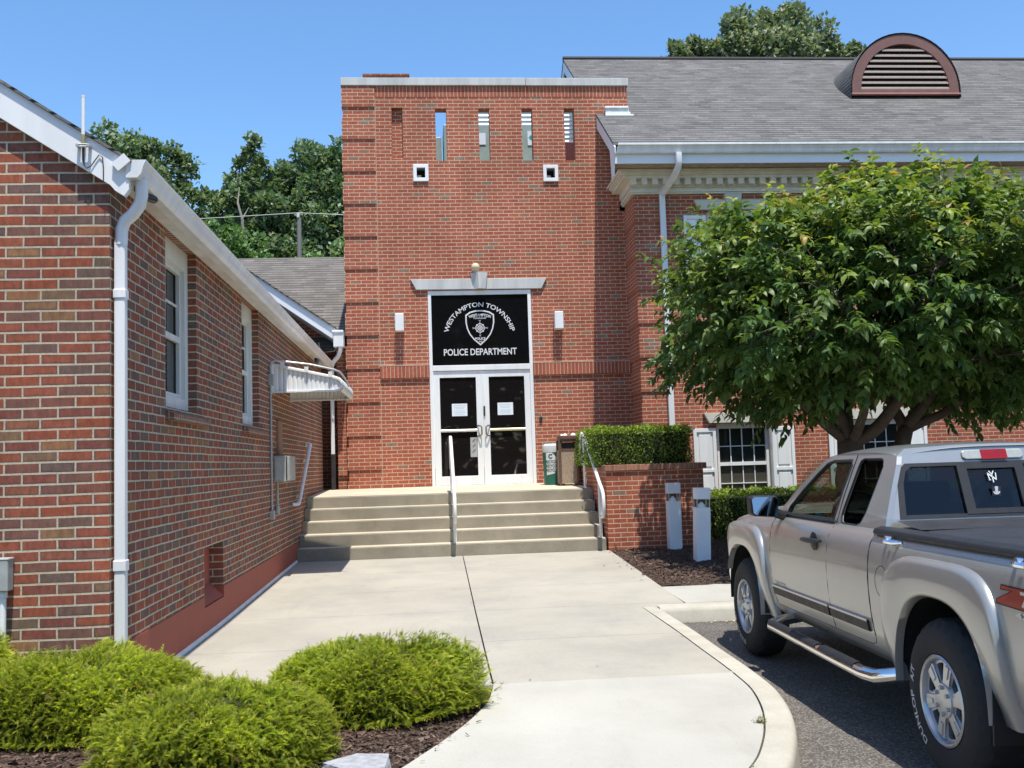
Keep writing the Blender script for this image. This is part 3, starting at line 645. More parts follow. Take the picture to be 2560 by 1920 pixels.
# ================================================================== POLICE STATION: tower and wing
YT = 18.9; YW = 18.0
ps = empty("police_station", (1.2, YT, 0), "red brick police building with square entrance tower and grey shingle roofed wing", "building")
SLOTS = [(.262, .472), (1.098, 1.308), (1.938, 2.146), (2.772, 2.968)]
VENTS = [(-.188, .106, 7.012, 7.343), (2.32, 2.614, 6.99, 7.318)]
BANDS = [1.533+.632*k for k in range(12)]
def tower():
    m = MB()
    holes = [rect(a, b, 7.415, 8.45) for a, b in SLOTS]+[rect(a+.03, b-.03, c+.03, d-.03) for a, b, c, d in VENTS]+[rect(-.578, -.37, 7.465, 8.475)]
    outer = [(-1.507, 1.0), (.03, 1.0), (.03, 4.885), (2.0, 4.885), (2.0, 1.0), (4.03, 1.0), (4.03, 8.9), (-1.507, 8.9)]
    m.plate(outer, holes, XZ(YT), 0, .23)
    m.box(-.62, -.33, YT+.09, YT+.2, 7.42, 8.52)
    m.box(-1.507, -1.28, YT+.232, 22.5, 1.0, 8.9); m.box(-1.25, 3.9, 22.3, 22.5, 4, 7.1)
    m.build("wall", mt_tower, ps)
    m = MB()
    for b in BANDS+[.90]:
        t = min(b+.4212, 8.893); 
        if t-b > .1: m.box(-1.53, -.895, YT-.023, YT-.001, b, t); m.box(-1.53, -1.508, YT, YT+.6, b, t)
    m.build_each("quoin", mt_tower, ps)
    m = MB(); m.box(-.8945, -.885, YT-.006, YT-.001, 1.18, 3.234); m.box(-.8945, -.885, YT-.006, YT-.001, 3.476, 8.67); m.build_each("control_joint", plain("joint_sealant", (.55, .42, .30), .8, .1, 9), ps)
    m = MB(); m.box(-.893, .028, YT-.045, YT-.001, 3.235, 3.462); m.box(2.003, 3.898, YT-.045, YT-.001, 3.235, 3.462); m.build_each("belt_course", mt_soldier, ps)
    m = MB(); m.box(-.893, 4.03, YT-.004, YT-.001, 8.68, 8.895); m.build("soldier_course", mt_soldier, ps)
    m = MB(); m.box(-.893, .025, YT-.049, YT-.002, 3.4625, 3.474); m.box(2.005, 3.898, YT-.049, YT-.002, 3.4625, 3.474); m.build_each("mortar_cap", plain("mortar_cap", (.58, .46, .34), .9, .1, 20), ps)
    m = MB(); m.box(-1.54, 2.03, YT-.045, YT+.27, 8.897, 9.05); m.box(2.036, 4.06, YT-.045, YT+.27, 8.893, 9.047); m.box(-1.54, -1.24, YT+.271, 22.5, 8.897, 9.05); m.build_each("coping", mt_lime, ps, bevel=.008)
    m = MB(); m.box(-1.2, 3.7, YT+.235, 22.3, 7.1, 7.2); m.build("roof_deck", mt_steel, ps)
    m = MB(); m.box(-1.16, -.25, 20.0, 20.6, 7.2, 9.545); m.box(-1.18, -.23, 19.98, 20.62, 9.545, 9.575); m.build("chimney", mt_tower, ps)
    m = MB()
    for a, b, c, d in VENTS: pass
    for a, b, c, d in VENTS:
        m = MB(); m.plate(rect(a, b, c, d), [rect(a+.066, b-.066, c+.07, d-.066)], XZ(YT-.035), 0, .034); v = m.build("vent_frame", mt_white, ps, bevel=.006)
        m = MB(); m.plate(rect(a+.04, b-.04, c+.04, d-.04), [rect(a+.066, b-.066, c+.07, d-.066)], XZ(YT), 0, .22); m.box(a+.04, b-.04, YT+.16, YT+.2, c+.03, c+.12); m.build("vent_sleeve", mt_steel, v)
        m = MB(); m.box(a+.066, b-.14, YT+.05, YT+.12, c+.07, c+.14); m.build("vent_flap", mt_boxgrey, v); m = MB(); m.box(a+.04, b-.04, YT+.2, YT+.21, c+.03, d-.04); m.build("vent_back", mt_dark, v)
    # door surround
    fr = MB(); y0 = YT-.012
    fr.box(.03, .092, y0, YT+.12, 1.17, 4.884); fr.box(1.935, 1.999, y0, YT+.12, 1.17, 4.884); fr.box(.092, 1.935, y0+.002, YT+.12, 4.80, 4.884); fr.box(.092, 1.935, y0-.012, YT+.12, 3.35, 3.455)
    fr.box(.092, 1.935, y0, YT+.12, 1.165, 1.185)
    fr.build("door_frame", mt_white, ps, bevel=.006)
    sg = MB(); sg.box(.09, 1.937, YT+.012, YT+.03, 3.45, 4.805); sgo = sg.build("sign_pane", mt_sign, ps); tag(sgo, "black glass sign pane lettered for the township police")
    L = MB(); yy = YT+.009
    def arc(body, cx, cz, R, span, size, bold=.0):
        V, F = text_geo(body, size, bold, width=span*R)
        L.add([(cx+math.sin(x/R)*(R+y), yy, cz+math.cos(x/R)*(R+y)) for x, y in V], F)
    def line(body, cx, z, size, width, bold=.0):
        V, F = text_geo(body, size, bold, width=width); L.add([(cx+x, yy, z+y) for x, y in V], F)
    arc("WESTAMPTON TOWNSHIP", 1.0, 3.965, .605, rad(157), .125, .0015)
    line("POLICE DEPARTMENT", 1.005, 3.645, .175, 1.39, .003)
    sh = [(.735, 4.415), (.82, 4.475), (.92, 4.50), (1.01, 4.505), (1.10, 4.50), (1.2, 4.475), (1.285, 4.42), (1.285, 4.27), (1.262, 4.15), (1.215, 4.04), (1.14, 3.94), (1.01, 3.825), (.88, 3.94), (.805, 4.04), (.758, 4.15), (.735, 4.27)]
    cx, cz = 1.01, 4.2; inn = [(cx+(x-cx)*.91, cz+(z-cz)*.915) for x, z in sh]
    L.plate(sh, [inn], lambda u, v, t: (u, yy+t, v), 0, .002)
    arc("WESTAMPTON", 1.01, 3.78, .605, rad(39), .075, .002); line("TOWNSHIP", 1.01, 4.335, .04, .25, .0005); line("POLICE", 1.01, 3.935, .062, .2, .002); line("NJ", 1.015, 3.885, .045, .055, .001)
    line("W", 1.01, 4.285, .045, .04); line("S", .88, 4.145, .045, .028); line("N", 1.142, 4.145, .045, .032); line("E", 1.012, 4.0, .045, .026)
    ring = lambda r: [(1.01+r*math.cos(a*PI/14), 4.16+r*math.sin(a*PI/14)) for a in range(28)]
    L.plate(ring(.088), [ring(.074)], lambda u, v, t: (u, yy+t, v), 0, .002); L.plate(ring(.05), [ring(.038)], lambda u, v, t: (u, yy+.0005+t, v), 0, .002)
    for k in range(8):
        a = k*PI/4; c, s = math.cos(a), math.sin(a); r1 = .115 if k % 2 == 0 else .10
        L.plate([(1.01+c*.01-s*.005, 4.16+s*.01+c*.005), (1.01+c*.01+s*.005, 4.16+s*.01-c*.005), (1.01+c*r1+s*.005, 4.16+s*r1-c*.005), (1.01+c*r1-s*.005, 4.16+s*r1+c*.005)], [], lambda u, v, t: (u, yy-.0004+t, v), 0, .002)
    L.build("lettering", mt_letter, sgo)
    for side in (0, 1):
        x0, x1 = ((.098, 1.013), (1.019, 1.932))[side]; g0, g1 = ((.215, .90), (1.145, 1.822))[side]
        d = MB(); d.plate(rect(x0, x1, 1.19, 3.345), [rect(g0, g1, 1.36, 3.22)], XZ(YT), 0, .05); do = d.build("door", mt_white, ps, bevel=.006)
        g = MB(); g.box(g0-.02, g1+.02, YT+.022, YT+.03, 1.34, 3.24); g.build("glass", mt_doorglass, do)
        b = MB(); b.tube([(g0, YT+.005, 2.215), (g1, YT+.005, 2.215)], .028, 10); b.build("push_bar", plain("push_bar_%d" % side, ((.72, .72, .68), (.62, .60, .36))[side], .3, .1, 8, metal=.2), do, smooth=True)
        hx, s = (.985, -1) if side == 0 else (1.065, 1)
        h = MB(); h.tube([(hx+s*.085, YT, 2.30), (hx+s*.03, YT-.06, 2.292), (hx, YT-.065, 2.27), (hx, YT-.065, 2.13), (hx+s*.03, YT-.06, 2.108), (hx+s*.085, YT, 2.10)], .013, 8); h.build("handle", plain("bronze_handle_%d" % side, (.10, .08, .06), .4, .1, 20), do, smooth=True)
        p = MB(); a, b_ = ((.435, .725), (1.30, 1.595))[side]; p.box(a, b_, YT+.019, YT+.0215, 2.49, 2.725); po = p.build("notice", mt_paper, do)
        tl = MB(); 
        for k, (w, z) in enumerate(((.22, 2.695), (.2, 2.66), (.15, 2.635), (.2, 2.59), (.22, 2.56), (.17, 2.53))): tl.box((a+b_)/2-w/2, (a+b_)/2+w/2, YT+.0178, YT+.0188, z-.006, z)
        tl.build("printed_lines", plain("print_grey_%d" % side, (.45, .5, .52), .7, .05, 10), po)
        if side == 0:
            q = MB(); q.box(.765, .895, YT+.019, YT+.0215, 1.71, 2.08); st = q.build("sticker", mt_boxgrey, do)
            q = MB()
            for z in (1.80, 1.90, 2.0): q.plate([(.80, z), (.815, z-.01), (.865, z+.045), (.85, z+.055)], [], XZ(YT+.0175), 0, .001)
            q.build("sticker_marks", plain("mark_dark", (.1, .05, .05), .6, .1, 10), st)
        else:
            q = MB(); q.box(1.03, 1.062, YT-.02, YT-.001, 2.48, 2.665); q.build("lock", mt_black_plastic, do)
    # lintel, keystone, globe, lamps, bell
    m = MB(); m.plate([(-.29, 5.11), (-.185, 4.908), (2.205, 4.895), (2.315, 5.10)], [], XZ(YT-.045), 0, .044); lo = m.build("lintel", mt_lime, ps, bevel=.006)
    m = MB(); m.add([(.855, YT-.03, 5.212), (.995, YT-.16, 5.212), (1.178, YT-.11, 5.21), (.893, YT-.03, 4.90), (1.0, YT-.16, 4.90), (1.13, YT-.11, 4.90), (.855, YT-.001, 5.212), (1.178, YT-.001, 5.21), (.893, YT-.001, 4.90), (1.13, YT-.001, 4.90)],
                [(3, 4, 1, 0), (4, 5, 2, 1), (0, 1, 2, 7, 6), (3, 8, 9, 5, 4), (0, 6, 8, 3), (2, 5, 9, 7)]); m.build("keystone", mt_lime, lo)
    m = MB(); m.lathe([(.001, -.085), (.04, -.075), (.07, -.048), (.085, 0), (.07, .048), (.04, .075), (.001, .085)], 20, lambda x, y, z: (.952+x, YT-.08+y, 5.315+z)); go = m.build("globe_lamp", mt_ball, ps, smooth=True, angle=80)
    m = MB(); m.tube([(.952, YT-.08, 5.20), (.952, YT-.08, 5.25)], .05, 12); m.build("lamp_base", mt_boxgrey, go)
    for x0, z0 in ((-.594, 4.105), (2.427, 4.09)):
        m = MB(); m.box(x0, x0+.165, YT-.20, YT-.001, z0, z0+.335); m.build("wall_lamp", mt_white, ps, bevel=.012)
    m = MB(); m.tube([(2.115, YT-.02, 2.38), (2.115, YT-.001, 2.38)], .03, 10, sy=2.); m.box(2.10, 2.13, YT-.025, YT-.001, 2.34, 2.44); m.build("doorbell", mt_black_plastic, ps)
tower()
def roofx():
    zr = lambda y: 7.19+.683*(y-17.2)
    m = MB(); m.plate([(17.27, zr(17.27)), (23.0, zr(23)), (28.8, zr(17.2)), (28.8, zr(17.2)-.05), (23.0, zr(23)-.05), (17.27, zr(17.27)-.05)], [], lambda u, v, t: (t, u, v), 3.395, 17); 
    ro = m.build("roof", mt_shingle, ps)
    m = MB(); m.tube([(3.39, 23, zr(23)+.0), (17, 23, zr(23)+.0)], .06, 6); m.build("ridge_cap", plain("ridge_dark", (.045, .042, .04), .9, .2, 6), ro)
    m = MB(); m.plate([(17.19, zr(17.19)-.055), (17.20, 7.02), (17.34, 6.87), (17.40, 6.66), (17.56, 6.60), (17.60, 6.9), (17.66, zr(17.66)-.30), (23, zr(23)-.33), (28.6, zr(17.4)-.33), (28.6, zr(17.4)-.055), (23, zr(23)-.055)], [], lambda u, v, t: (t, u, v), 3.405, 3.43); m.build("rake_board", mt_fascia, ps)
    m = MB(); m.plate([(17.66, zr(17.66)-.30), (23, zr(23)-.33), (23, zr(23)-.31), (17.66, zr(17.66)-.28)], [], lambda u, v, t: (t, u, v), 3.431, 3.80); m.build("rake_soffit", mt_white, ps)
    m = MB(); m.plate([(18.9, 6.4), (18.9, zr(18.9)-.3), (23, zr(23)-.3), (27.8, zr(18.2)-.3), (27.8, 6.4)], [], lambda u, v, t: (t, u, v), 3.80, 3.9); m.build("gable_siding", mt_siding, ps)
    m = MB()
    for a, b, c, d, o in ((3.555, 4.02, 8.395, 8.44, .16), (3.575, 4.03, 8.33, 8.395, .13), (3.565, 4.06, 8.28, 8.33, .145), (3.56, 4.12, 8.24, 8.28, .16)): m.box(a, b, YT-o, YT-.046, c, d)
    m.build("corner_moulding", mt_white, ps, bevel=.008)
    # cornice
    def run(b, p, z0, z1, y1=YW-.001, x1=17): b.box(3.9-p, x1, YW-p, y1, z0, z1); b.box(3.9-p, 3.899, YW, YT-.001, z0, z1)
    c = MB(); run(c, .06, 6.47, 6.50); run(c, .085, 6.50, 6.55); run(c, .07, 6.55, 6.585); run(c, .10, 6.585, 6.72); run(c, .24, 6.72, 6.77)
    for k, (p, z) in enumerate(((.27, 6.77), (.30, 6.80), (.34, 6.835))): run(c, p, z, z+.034)
    co = c.build("cornice", mt_cornice, ps, bevel=.006)
    d = MB(); n = 0
    for k in range(64):
        x = 3.80+.2025*k
        if x < 16.8: d.box(x, x+.105, YW-.235, YW-.101, 6.605, 6.718)
    d.build_each("dentil", mt_cornice, co)
    s = MB(); s.box(3.44, 17, 17.36, YW-.345, 6.875, 6.90); s.build("soffit", mt_soffit_brown, ps)
    f = MB(); f.box(3.435, 17, 17.335, 17.36, 6.865, 7.09); f.build("fascia", mt_fascia, ps)
    g = MB(); g.plate([(17.334, 7.17), (17.334, 7.035), (17.265, 7.035), (17.255, 7.05), (17.25, 7.062), (17.242, 7.10), (17.212, 7.155), (17.185, 7.165), (17.185, 7.202), (17.20, 7.205), (17.225, 7.17), (17.26, 7.075), (17.32, 7.05), (17.32, 7.17)], [], lambda u, v, t: (t, u, v), 3.475, 17); g.build("gutter", mt_gutter, ps)
    p = MB(); P = [(4.575, 17.255, 7.036), (4.575, 17.255, 6.86), (4.57, 17.28, 6.79), (4.54, 17.45, 6.68), (4.45, 17.80, 6.53), (4.41, 17.93, 6.46), (4.407, 17.937, 6.40)]
    p.tube(P, .068, 4, ph=PI/4); pd_ = p.build("downspout", mt_gutter, ps, smooth=True)
    p = MB(); p.box(4.355, 4.46, 17.90, 17.975, .2, 6.47); p.build("downspout_pipe", mt_gutter, pd_, bevel=.008)
    # dormer
    D = empty("dormer_tmp", (0, 0, 0), None, None)
    bpy.data.objects.remove(D)
    cx, zb, R, yd = 10.20, 9.10, 1.17, 19.80
    arcp = lambda r, b: [(cx+r*math.cos(t), zb+.07+b+r*1.03*math.sin(t)) for t in np.linspace(0, PI, 25)]
    o = [(cx+R, zb)]+arcp(R, 0)+[(cx-R, zb)]; i = [(cx+R-.2, zb+.08)]+arcp(R-.2, 0)+[(cx-R+.2, zb+.08)]
    m = MB(); m.plate(o, [i], XZ(yd), 0, .10); do = m.build("dormer", plain("dormer_maroon", (.19, .088, .07), .6, .12, 6), ps)
    m = MB()
    for k in range(10):
        z = zb+.12+k*.118; h = math.sqrt(max(0, 1-((z-zb-.07)/(1.03*(R-.2)))**2))*(R-.2) if z > zb+.07 else R-.2
        if h > .12: m.add([(cx-h, yd+.01, z), (cx+h, yd+.01, z), (cx+h, yd+.075, z+.05), (cx-h, yd+.075, z+.05), (cx-h, yd+.01, z-.035), (cx+h, yd+.01, z-.035)], [(0, 1, 2, 3), (4, 5, 1, 0)])
    m.build("louvre", plain("louvre_tan", (.40, .31, .25), .6, .1, 8), do)
    m = MB(); m.plate(i, [], XZ(yd+.1), 0, .02); m.build("louvre_back", mt_dark, do)
    m = MB(); m.box(cx-R-.02, cx+R+.02, yd-.03, yd+.09, zb-.035, zb-.001); m.build("dormer_sill", plain("sill_pink", (.42, .20, .16), .6, .1, 6), do)
    m = MB(); rows = []
    for yy in (yd-.02, 23.0): rows.append([(x, yy, z) for x, z in [(cx+R+.03, zb-.1)]+arcp(R+.03, 0)+[(cx-R-.03, zb-.1)]])
    m.grid(rows); m.build("dormer_roof", mt_shingle, do, smooth=True)
mt_siding = plain("white_siding", (.72, .74, .76), .5, .05, 3)
roofx()
def rooftop():
    t = empty("rooftop_unit", (1.4, 20.9, 7.2), "grey green metal rooftop unit glimpsed through the tower slots", "rooftop unit")
    m = MB(); m.box(.44, 2.42, 20.4, 21.4, 7.2, 8.66); m.build("cabinet", mt_unit, t, bevel=.02); m = MB(); m.box(1.18, 1.32, 20.385, 20.399, 8.22, 8.46); m.box(2.2, 2.34, 20.385, 20.399, 8.2, 8.5); m.build_each("label_plate", mt_paper, t)
    m = MB(); m.plate([(2.27, 8.42), (2.22, 8.36), (2.27, 8.30), (2.33, 8.36)], [], XZ(20.383), 0, .001); m.build("diamond_mark", plain("teal_mark", (.03, .35, .32), .5, .05, 5), t)
    m = MB(); m.box(.24, .40, 20.6, 21.2, 7.9, 8.46); m.box(.2, .44, 20.62, 21.1, 7.2, 7.9); m.build("duct", mt_unit, t, bevel=.02)
    t = empty("rooftop_screen", (1.8, 22.4, 7.2), "white slatted screen behind the tower slots", "screen")
    m = MB()
    for k in range(26): m.add([(.85, 22.0, 7.3+.1*k), (3.78, 22.0, 7.3+.1*k), (3.78, 22.05, 7.3+.1*k+.115), (.85, 22.05, 7.3+.1*k+.115), (.85, 22.05, 7.3+.1*k), (3.78, 22.05, 7.3+.1*k)], [(0, 1, 2, 3), (0, 4, 5, 1)])
    m.build("slats", mt_white, t); m = MB(); m.box(.84, 3.79, 22.06, 22.1, 7.2, 9.85); m.build("frame", mt_white, t)
    t = empty("roof_duct", (3.1, 20.6, 7.2), "dark red duct seen low through the rightmost tower slot", "duct")
    m = MB(); m.box(2.95, 3.35, 20.3, 20.7, 7.2, 8.25); m.build("duct_body", plain("dark_red_metal", (.10, .02, .02), .5, .2, 5), t, bevel=.02)
rooftop()
WC = [5.75, 8.295]
def wing():
    m = MB(); holes = []
    for c in WC: holes += [rect(c-.5, c+.5, .72, 2.185), rect(c-.5, c+.5, 4.55, 6.155)]
    m.plate(rect(3.9, 17, 0, 6.55), holes, XZ(YW), 0, .25)
    m.plate(rect(YW+.2505, YT-.001, 0, 6.55), [], lambda u, v, t: (3.9+t, u, v), 0, .2)
    m.box(16.8, 17, YW+.25, 28, 0, 6.55); m.build("wing_wall", mt_tower, ps)
    m = MB()
    for b in [.90, .27]+BANDS[:8]: m.box(3.877, 4.50, YW-.023, YW-.001, b, min(b+.4212, 6.465)); m.box(3.877, 3.899, YW, YT-.001, b, min(b+.4212, 6.465))
    m.build_each("quoin", mt_tower, ps)
    m = MB(); m.box(4.502, 17, YW-.03, YW-.001, 3.235, 3.462); m.build("wing_belt_course", mt_soldier, ps)
    for c in WC:
        for z0, z1 in ((.72, 2.185), (4.55, 6.155)):
            w = MB(); y = YW+.07; zt = z1-.10
            w.box(c-.5, c-.44, y, y+.08, z0, z1); w.box(c+.44, c+.5, y, y+.08, z0, z1); w.box(c-.44, c+.44, y, y+.08, zt, z1); w.box(c-.44, c+.44, y, y+.08, z0, z0+.05)
            zm = (z0+zt)/2+.03; w.box(c-.44, c+.44, y+.01, y+.06, zm-.03, zm+.035)
            for k in (-.22, 0, .22): w.box(c+k-.008, c+k+.008, y+.04, y+.052, z0+.05, zm-.03); w.box(c+k-.008, c+k+.008, y+.03, y+.045, zm+.035, zt)
            for zz in ((z0+zm)/2, (zm+zt)/2): w.box(c-.44, c+.44, y+.0305, y+.051, zz-.008, zz+.008)
            wo_ = w.build("window", mt_white, ps)
            p = MB(); p.box(c-.45, c+.45, y+.055, y+.06, zm, zt+.02); p.build("pane", mt_winglass, wo_); p = MB(); p.box(c-.45, c+.45, y+.055, y+.06, z0+.02, zm-.001); p.build("pane", mt_blindglass, wo_)
            l = MB(); l.plate([(c-.745, z1+.19), (c-.645, z1+.005), (c-.12, z1+.005), (c-.155, z1+.19)], [], XZ(YW-.09), 0, .089); l.plate([(c+.745, z1+.19), (c+.645, z1+.005), (c+.12, z1+.005), (c+.155, z1+.19)], [], XZ(YW-.09), 0, .089)
            lo = l.build_each("lintel", mt_cast, ps, bevel=.005)[0]
            k = MB(); k.plate([(c-.165, z1+.30), (c-.118, z1), (c+.118, z1), (c+.165, z1+.30)], [], XZ(YW-.115), 0, .11); k.build("keystone", mt_cast, lo, bevel=.005)
            for s in (-1, 1):
                xa = c-.945 if s < 0 else c+.525; xb = xa+.42; za, zb = z0-.03, z1-.09
                q = MB(); zq = za+(zb-za)*.45
                q.plate(rect(xa, xb, za, zb), [rect(xa+.06, xb-.06, za+.07, zq-.03), rect(xa+.06, xb-.06, zq+.03, zb-.07)], XZ(YW-.045), 0, .044)
                for a, b in ((za+.07, zq-.03), (zq+.03, zb-.07)):
                    q.box(xa+.055, xb-.055, YW-.02, YW-.005, a-.005, b+.005); q.box(xa+.10, xb-.10, YW-.036, YW-.02, a+.045, b-.045)
                q.build("shutter", mt_white, ps, bevel=.005)
wing()

# ================================================================== STEPS, PLANTER, RAILS, BINS, BOLLARDS
st = empty("entrance_steps", (.3, 15.1, .2), "five worn concrete steps up to the entrance landing", "steps")
SY = [15.08, 15.37, 15.69, 16.0, 16.3]; SZ = [.40, .58, .76, .94, 1.12]
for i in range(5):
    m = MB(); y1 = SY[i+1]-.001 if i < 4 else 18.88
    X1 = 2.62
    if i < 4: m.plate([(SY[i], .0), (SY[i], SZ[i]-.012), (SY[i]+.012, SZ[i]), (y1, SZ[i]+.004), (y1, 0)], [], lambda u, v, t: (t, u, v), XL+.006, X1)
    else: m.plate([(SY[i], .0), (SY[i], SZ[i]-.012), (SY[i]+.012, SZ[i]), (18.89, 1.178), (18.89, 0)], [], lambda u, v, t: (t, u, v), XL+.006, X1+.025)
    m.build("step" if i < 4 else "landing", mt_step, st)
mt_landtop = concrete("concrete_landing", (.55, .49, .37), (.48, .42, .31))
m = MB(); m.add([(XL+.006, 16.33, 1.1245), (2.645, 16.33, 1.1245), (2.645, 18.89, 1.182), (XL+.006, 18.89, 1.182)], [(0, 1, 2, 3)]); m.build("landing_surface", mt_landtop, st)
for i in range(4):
    m = MB(); m.add([(XL+.006, SY[i]+.014, SZ[i]+.003), (2.62, SY[i]+.014, SZ[i]+.003), (2.62, SY[i+1]-.002, SZ[i]+.007), (XL+.006, SY[i+1]-.002, SZ[i]+.007)], [(0, 1, 2, 3)]); m.build("lit_tread_sheet", mt_landtop, st)  # lighter sheets on the treads: their fuller sun is put into the colour

pl = empty("brick_planter", (3.4, 15.05, .2), "raised brick planter with rowlock cap right of the steps", "planter")
m = MB(); m.box(2.65, 4.15, 15.05, 15.27, .1, 1.405); m.box(2.65, 2.87, 15.271, 18.87, .1, 1.405); m.box(3.93, 4.15, 15.271, 17.97, .1, 1.405); m.build_each("wall", mt_tower, pl)
m = MB(); m.box(2.64, 4.20, 15.02, 15.29, 1.408, 1.497); m.box(2.64, 2.89, 15.291, 18.87, 1.408, 1.497); m.box(3.91, 4.20, 15.291, 17.97, 1.408, 1.497); m.build_each("cap", mt_rowlock, pl, bevel=.004)
m = MB(); m.add([(2.86, 15.26, 1.40), (3.94, 15.26, 1.40), (3.94, 18.0, 1.42), (2.86, 18.0, 1.42)], [(0, 1, 2, 3)]); m.build("planting_soil", mt_mulch, pl)

def handrail(x, label):
    t = empty("handrail", (x, 15.16, .22), label, "handrail", "white handrails on the entrance steps")
    m = MB(); m.tube([(x, 16.56, 1.52), (x, 16.74, 1.52), (x, 16.83, 1.58), (x, 16.85, 1.70), (x, 16.85, 1.92), (x, 16.81, 2.00), (x, 16.70, 2.035), (x, 16.5, 2.0), (x, 15.1, 1.225), (x, 14.93, 1.15), (x, 14.83, 1.08), (x, 14.80, .98), (x, 14.80, .86), (x, 14.83, .77), (x, 14.92, .73), (x, 15.14, .73)], .027, 10)
    m.build("rail", mt_white, t, smooth=True)
    for y, a, b in ((16.52, 1.11, 2.0), (15.14, .2, 1.24)):
        m = MB(); m.tube([(x, y, a), (x, y, b)], .024, 10); m.build("post", mt_white, t, smooth=True)
    return t
handrail(.345, "white handrail down the middle of the steps, before the doors")
handrail(2.555, "white handrail at the right end of the steps, by the planter")

rbn = empty("recycling_bin", (2.23, 17.95, 1.16), "green cylindrical recycling bin with grey lid beside the doors", "recycling bin")
def bin1():
    cx, cy, z = 2.235, 18.05, 1.165; f = lambda x, y, q: (cx+x, cy+y, z+q)
    m = MB(); m.lathe([(0, 0), (.19, 0), (.205, .55), (.208, .60), (0, .60)], 28, f); b = m.build("body", plain("bin_green", (.012, .12, .075), .45, .1, 8), rbn, smooth=True)
    m = MB(); m.lathe([(.21, .58), (.212, .66), (.205, .70), (.16, .735), (0, .74)], 28, f); m.build("lid", plain("bin_grey", (.50, .52, .50), .5, .08, 8), rbn, smooth=True)
    def cyl(u, v): a = rad(-102)+u/.21; r = .19+.015*v/.55+.002; return (cx+r*math.cos(a), cy+r*math.sin(a), z+v)
    m = MB(); pts = [(-.14, .57), (-.02, .57), (.10, .46), (.065, .46), (.065, .27), (.02, .20), (-.14, .16)]
    q = [(-.13+.02*i, ) for i in range(12)]
    for i in range(12):
        u0, u1 = -.14+.02*i, -.12+.02*i
        lo = lambda u: np.interp(u, [-.14, .02, .065, .0651, .10], [.17, .20, .27, .46, .46]); hi = lambda u: np.interp(u, [-.14, -.02, .10], [.575, .575, .46])
        m.add([(*cyl(u0, lo(u0)),), cyl(u1, lo(u1)), cyl(u1, hi(u1)), cyl(u0, hi(u0))], [(0, 1, 2, 3)])
    d = m.build("decal", mt_letter, b)
    T = MB()
    for zz in (.385, .31, .235):
        V, F = text_geo("RECYCLE", .075, .002, width=.21); T.add([tuple(Vector(cyl(x-.035, zz+y))+Vector((0, -.003, 0))) for x, y in V], F)
    V, F = text_geo("C", .11, .006); T.add([tuple(Vector(cyl(x-.05, .47+y))+Vector((0, -.003, 0))) for x, y in V], F)
    T.build("lettering", plain("bin_letter_green", (.012, .10, .07), .5, .05, 8), b)
bin1()
lbn = empty("litter_bin", (2.42, 17.6, 1.16), "square brown litter bin with pebble panels and hooded top", "litter bin")
def bin2():
    x0, x1, y0, y1, z = 2.245, 2.60, 17.42, 17.78, 1.155; br = plain("bin_brown", (.12, .07, .045), .5, .2, 12)
    m = MB()
    for x in (x0, x1-.045):
        for y in (y0, y1-.045): m.box(x, x+.045, y, y+.045, z, z+.80)
    m.build_each("corner_post", br, lbn, bevel=.008)
    ag = concrete("pebble_panel", (.36, .28, .20), (.22, .16, .11), scale=55, var=.1, speck=.5, bmp=.006)
    m = MB(); m.box(x0+.012, x1-.012, y0+.012, y1-.012, z+.03, z+.62); m.build("pebble_panels", ag, lbn)
    m = MB(); m.box(x0+.03, x1-.03, y0+.03, y1-.03, z+.62, z+.75); m.build("opening", mt_dark, lbn)
    m = MB(); m.plate(rect(x0+.01, x1-.01, z+.60, z+.80), [[(x0+.07, z+.64), (x1-.07, z+.64), (x1-.05, z+.67), (x1-.05, z+.73), (x1-.07, z+.76), (x0+.07, z+.76), (x0+.05, z+.73), (x0+.05, z+.67)]], XZ(y0+.006), 0, .02); m.build("front_panel", br, lbn)
    m = MB(); m.box(x0+.02, x1+.02, y0-.02, y1+.02, z+.80, z+.875); m.build("hood", br, lbn, bevel=.015)
    for i, (a, b, r) in enumerate(((.08, .1, .035), (.14, .14, .045), (.28, .1, .05))):
        mm = MB(); mm.lathe([(.001, r*.85), (r*.5, r*.7), (r, 0)], 10, lambda x, y, q: (x0+a+x, y0+b+y, z+.874+q))
        o = mm.build("paper_cup", mt_white, None, smooth=True); tag(o, ("small crumpled white cup left on the bin hood, leftmost of three", "larger crumpled white cup left on the bin hood, middle of three", "crumpled white cup on the right of the bin hood")[i], "cup", "white cups left on the bin hood")
bin2()
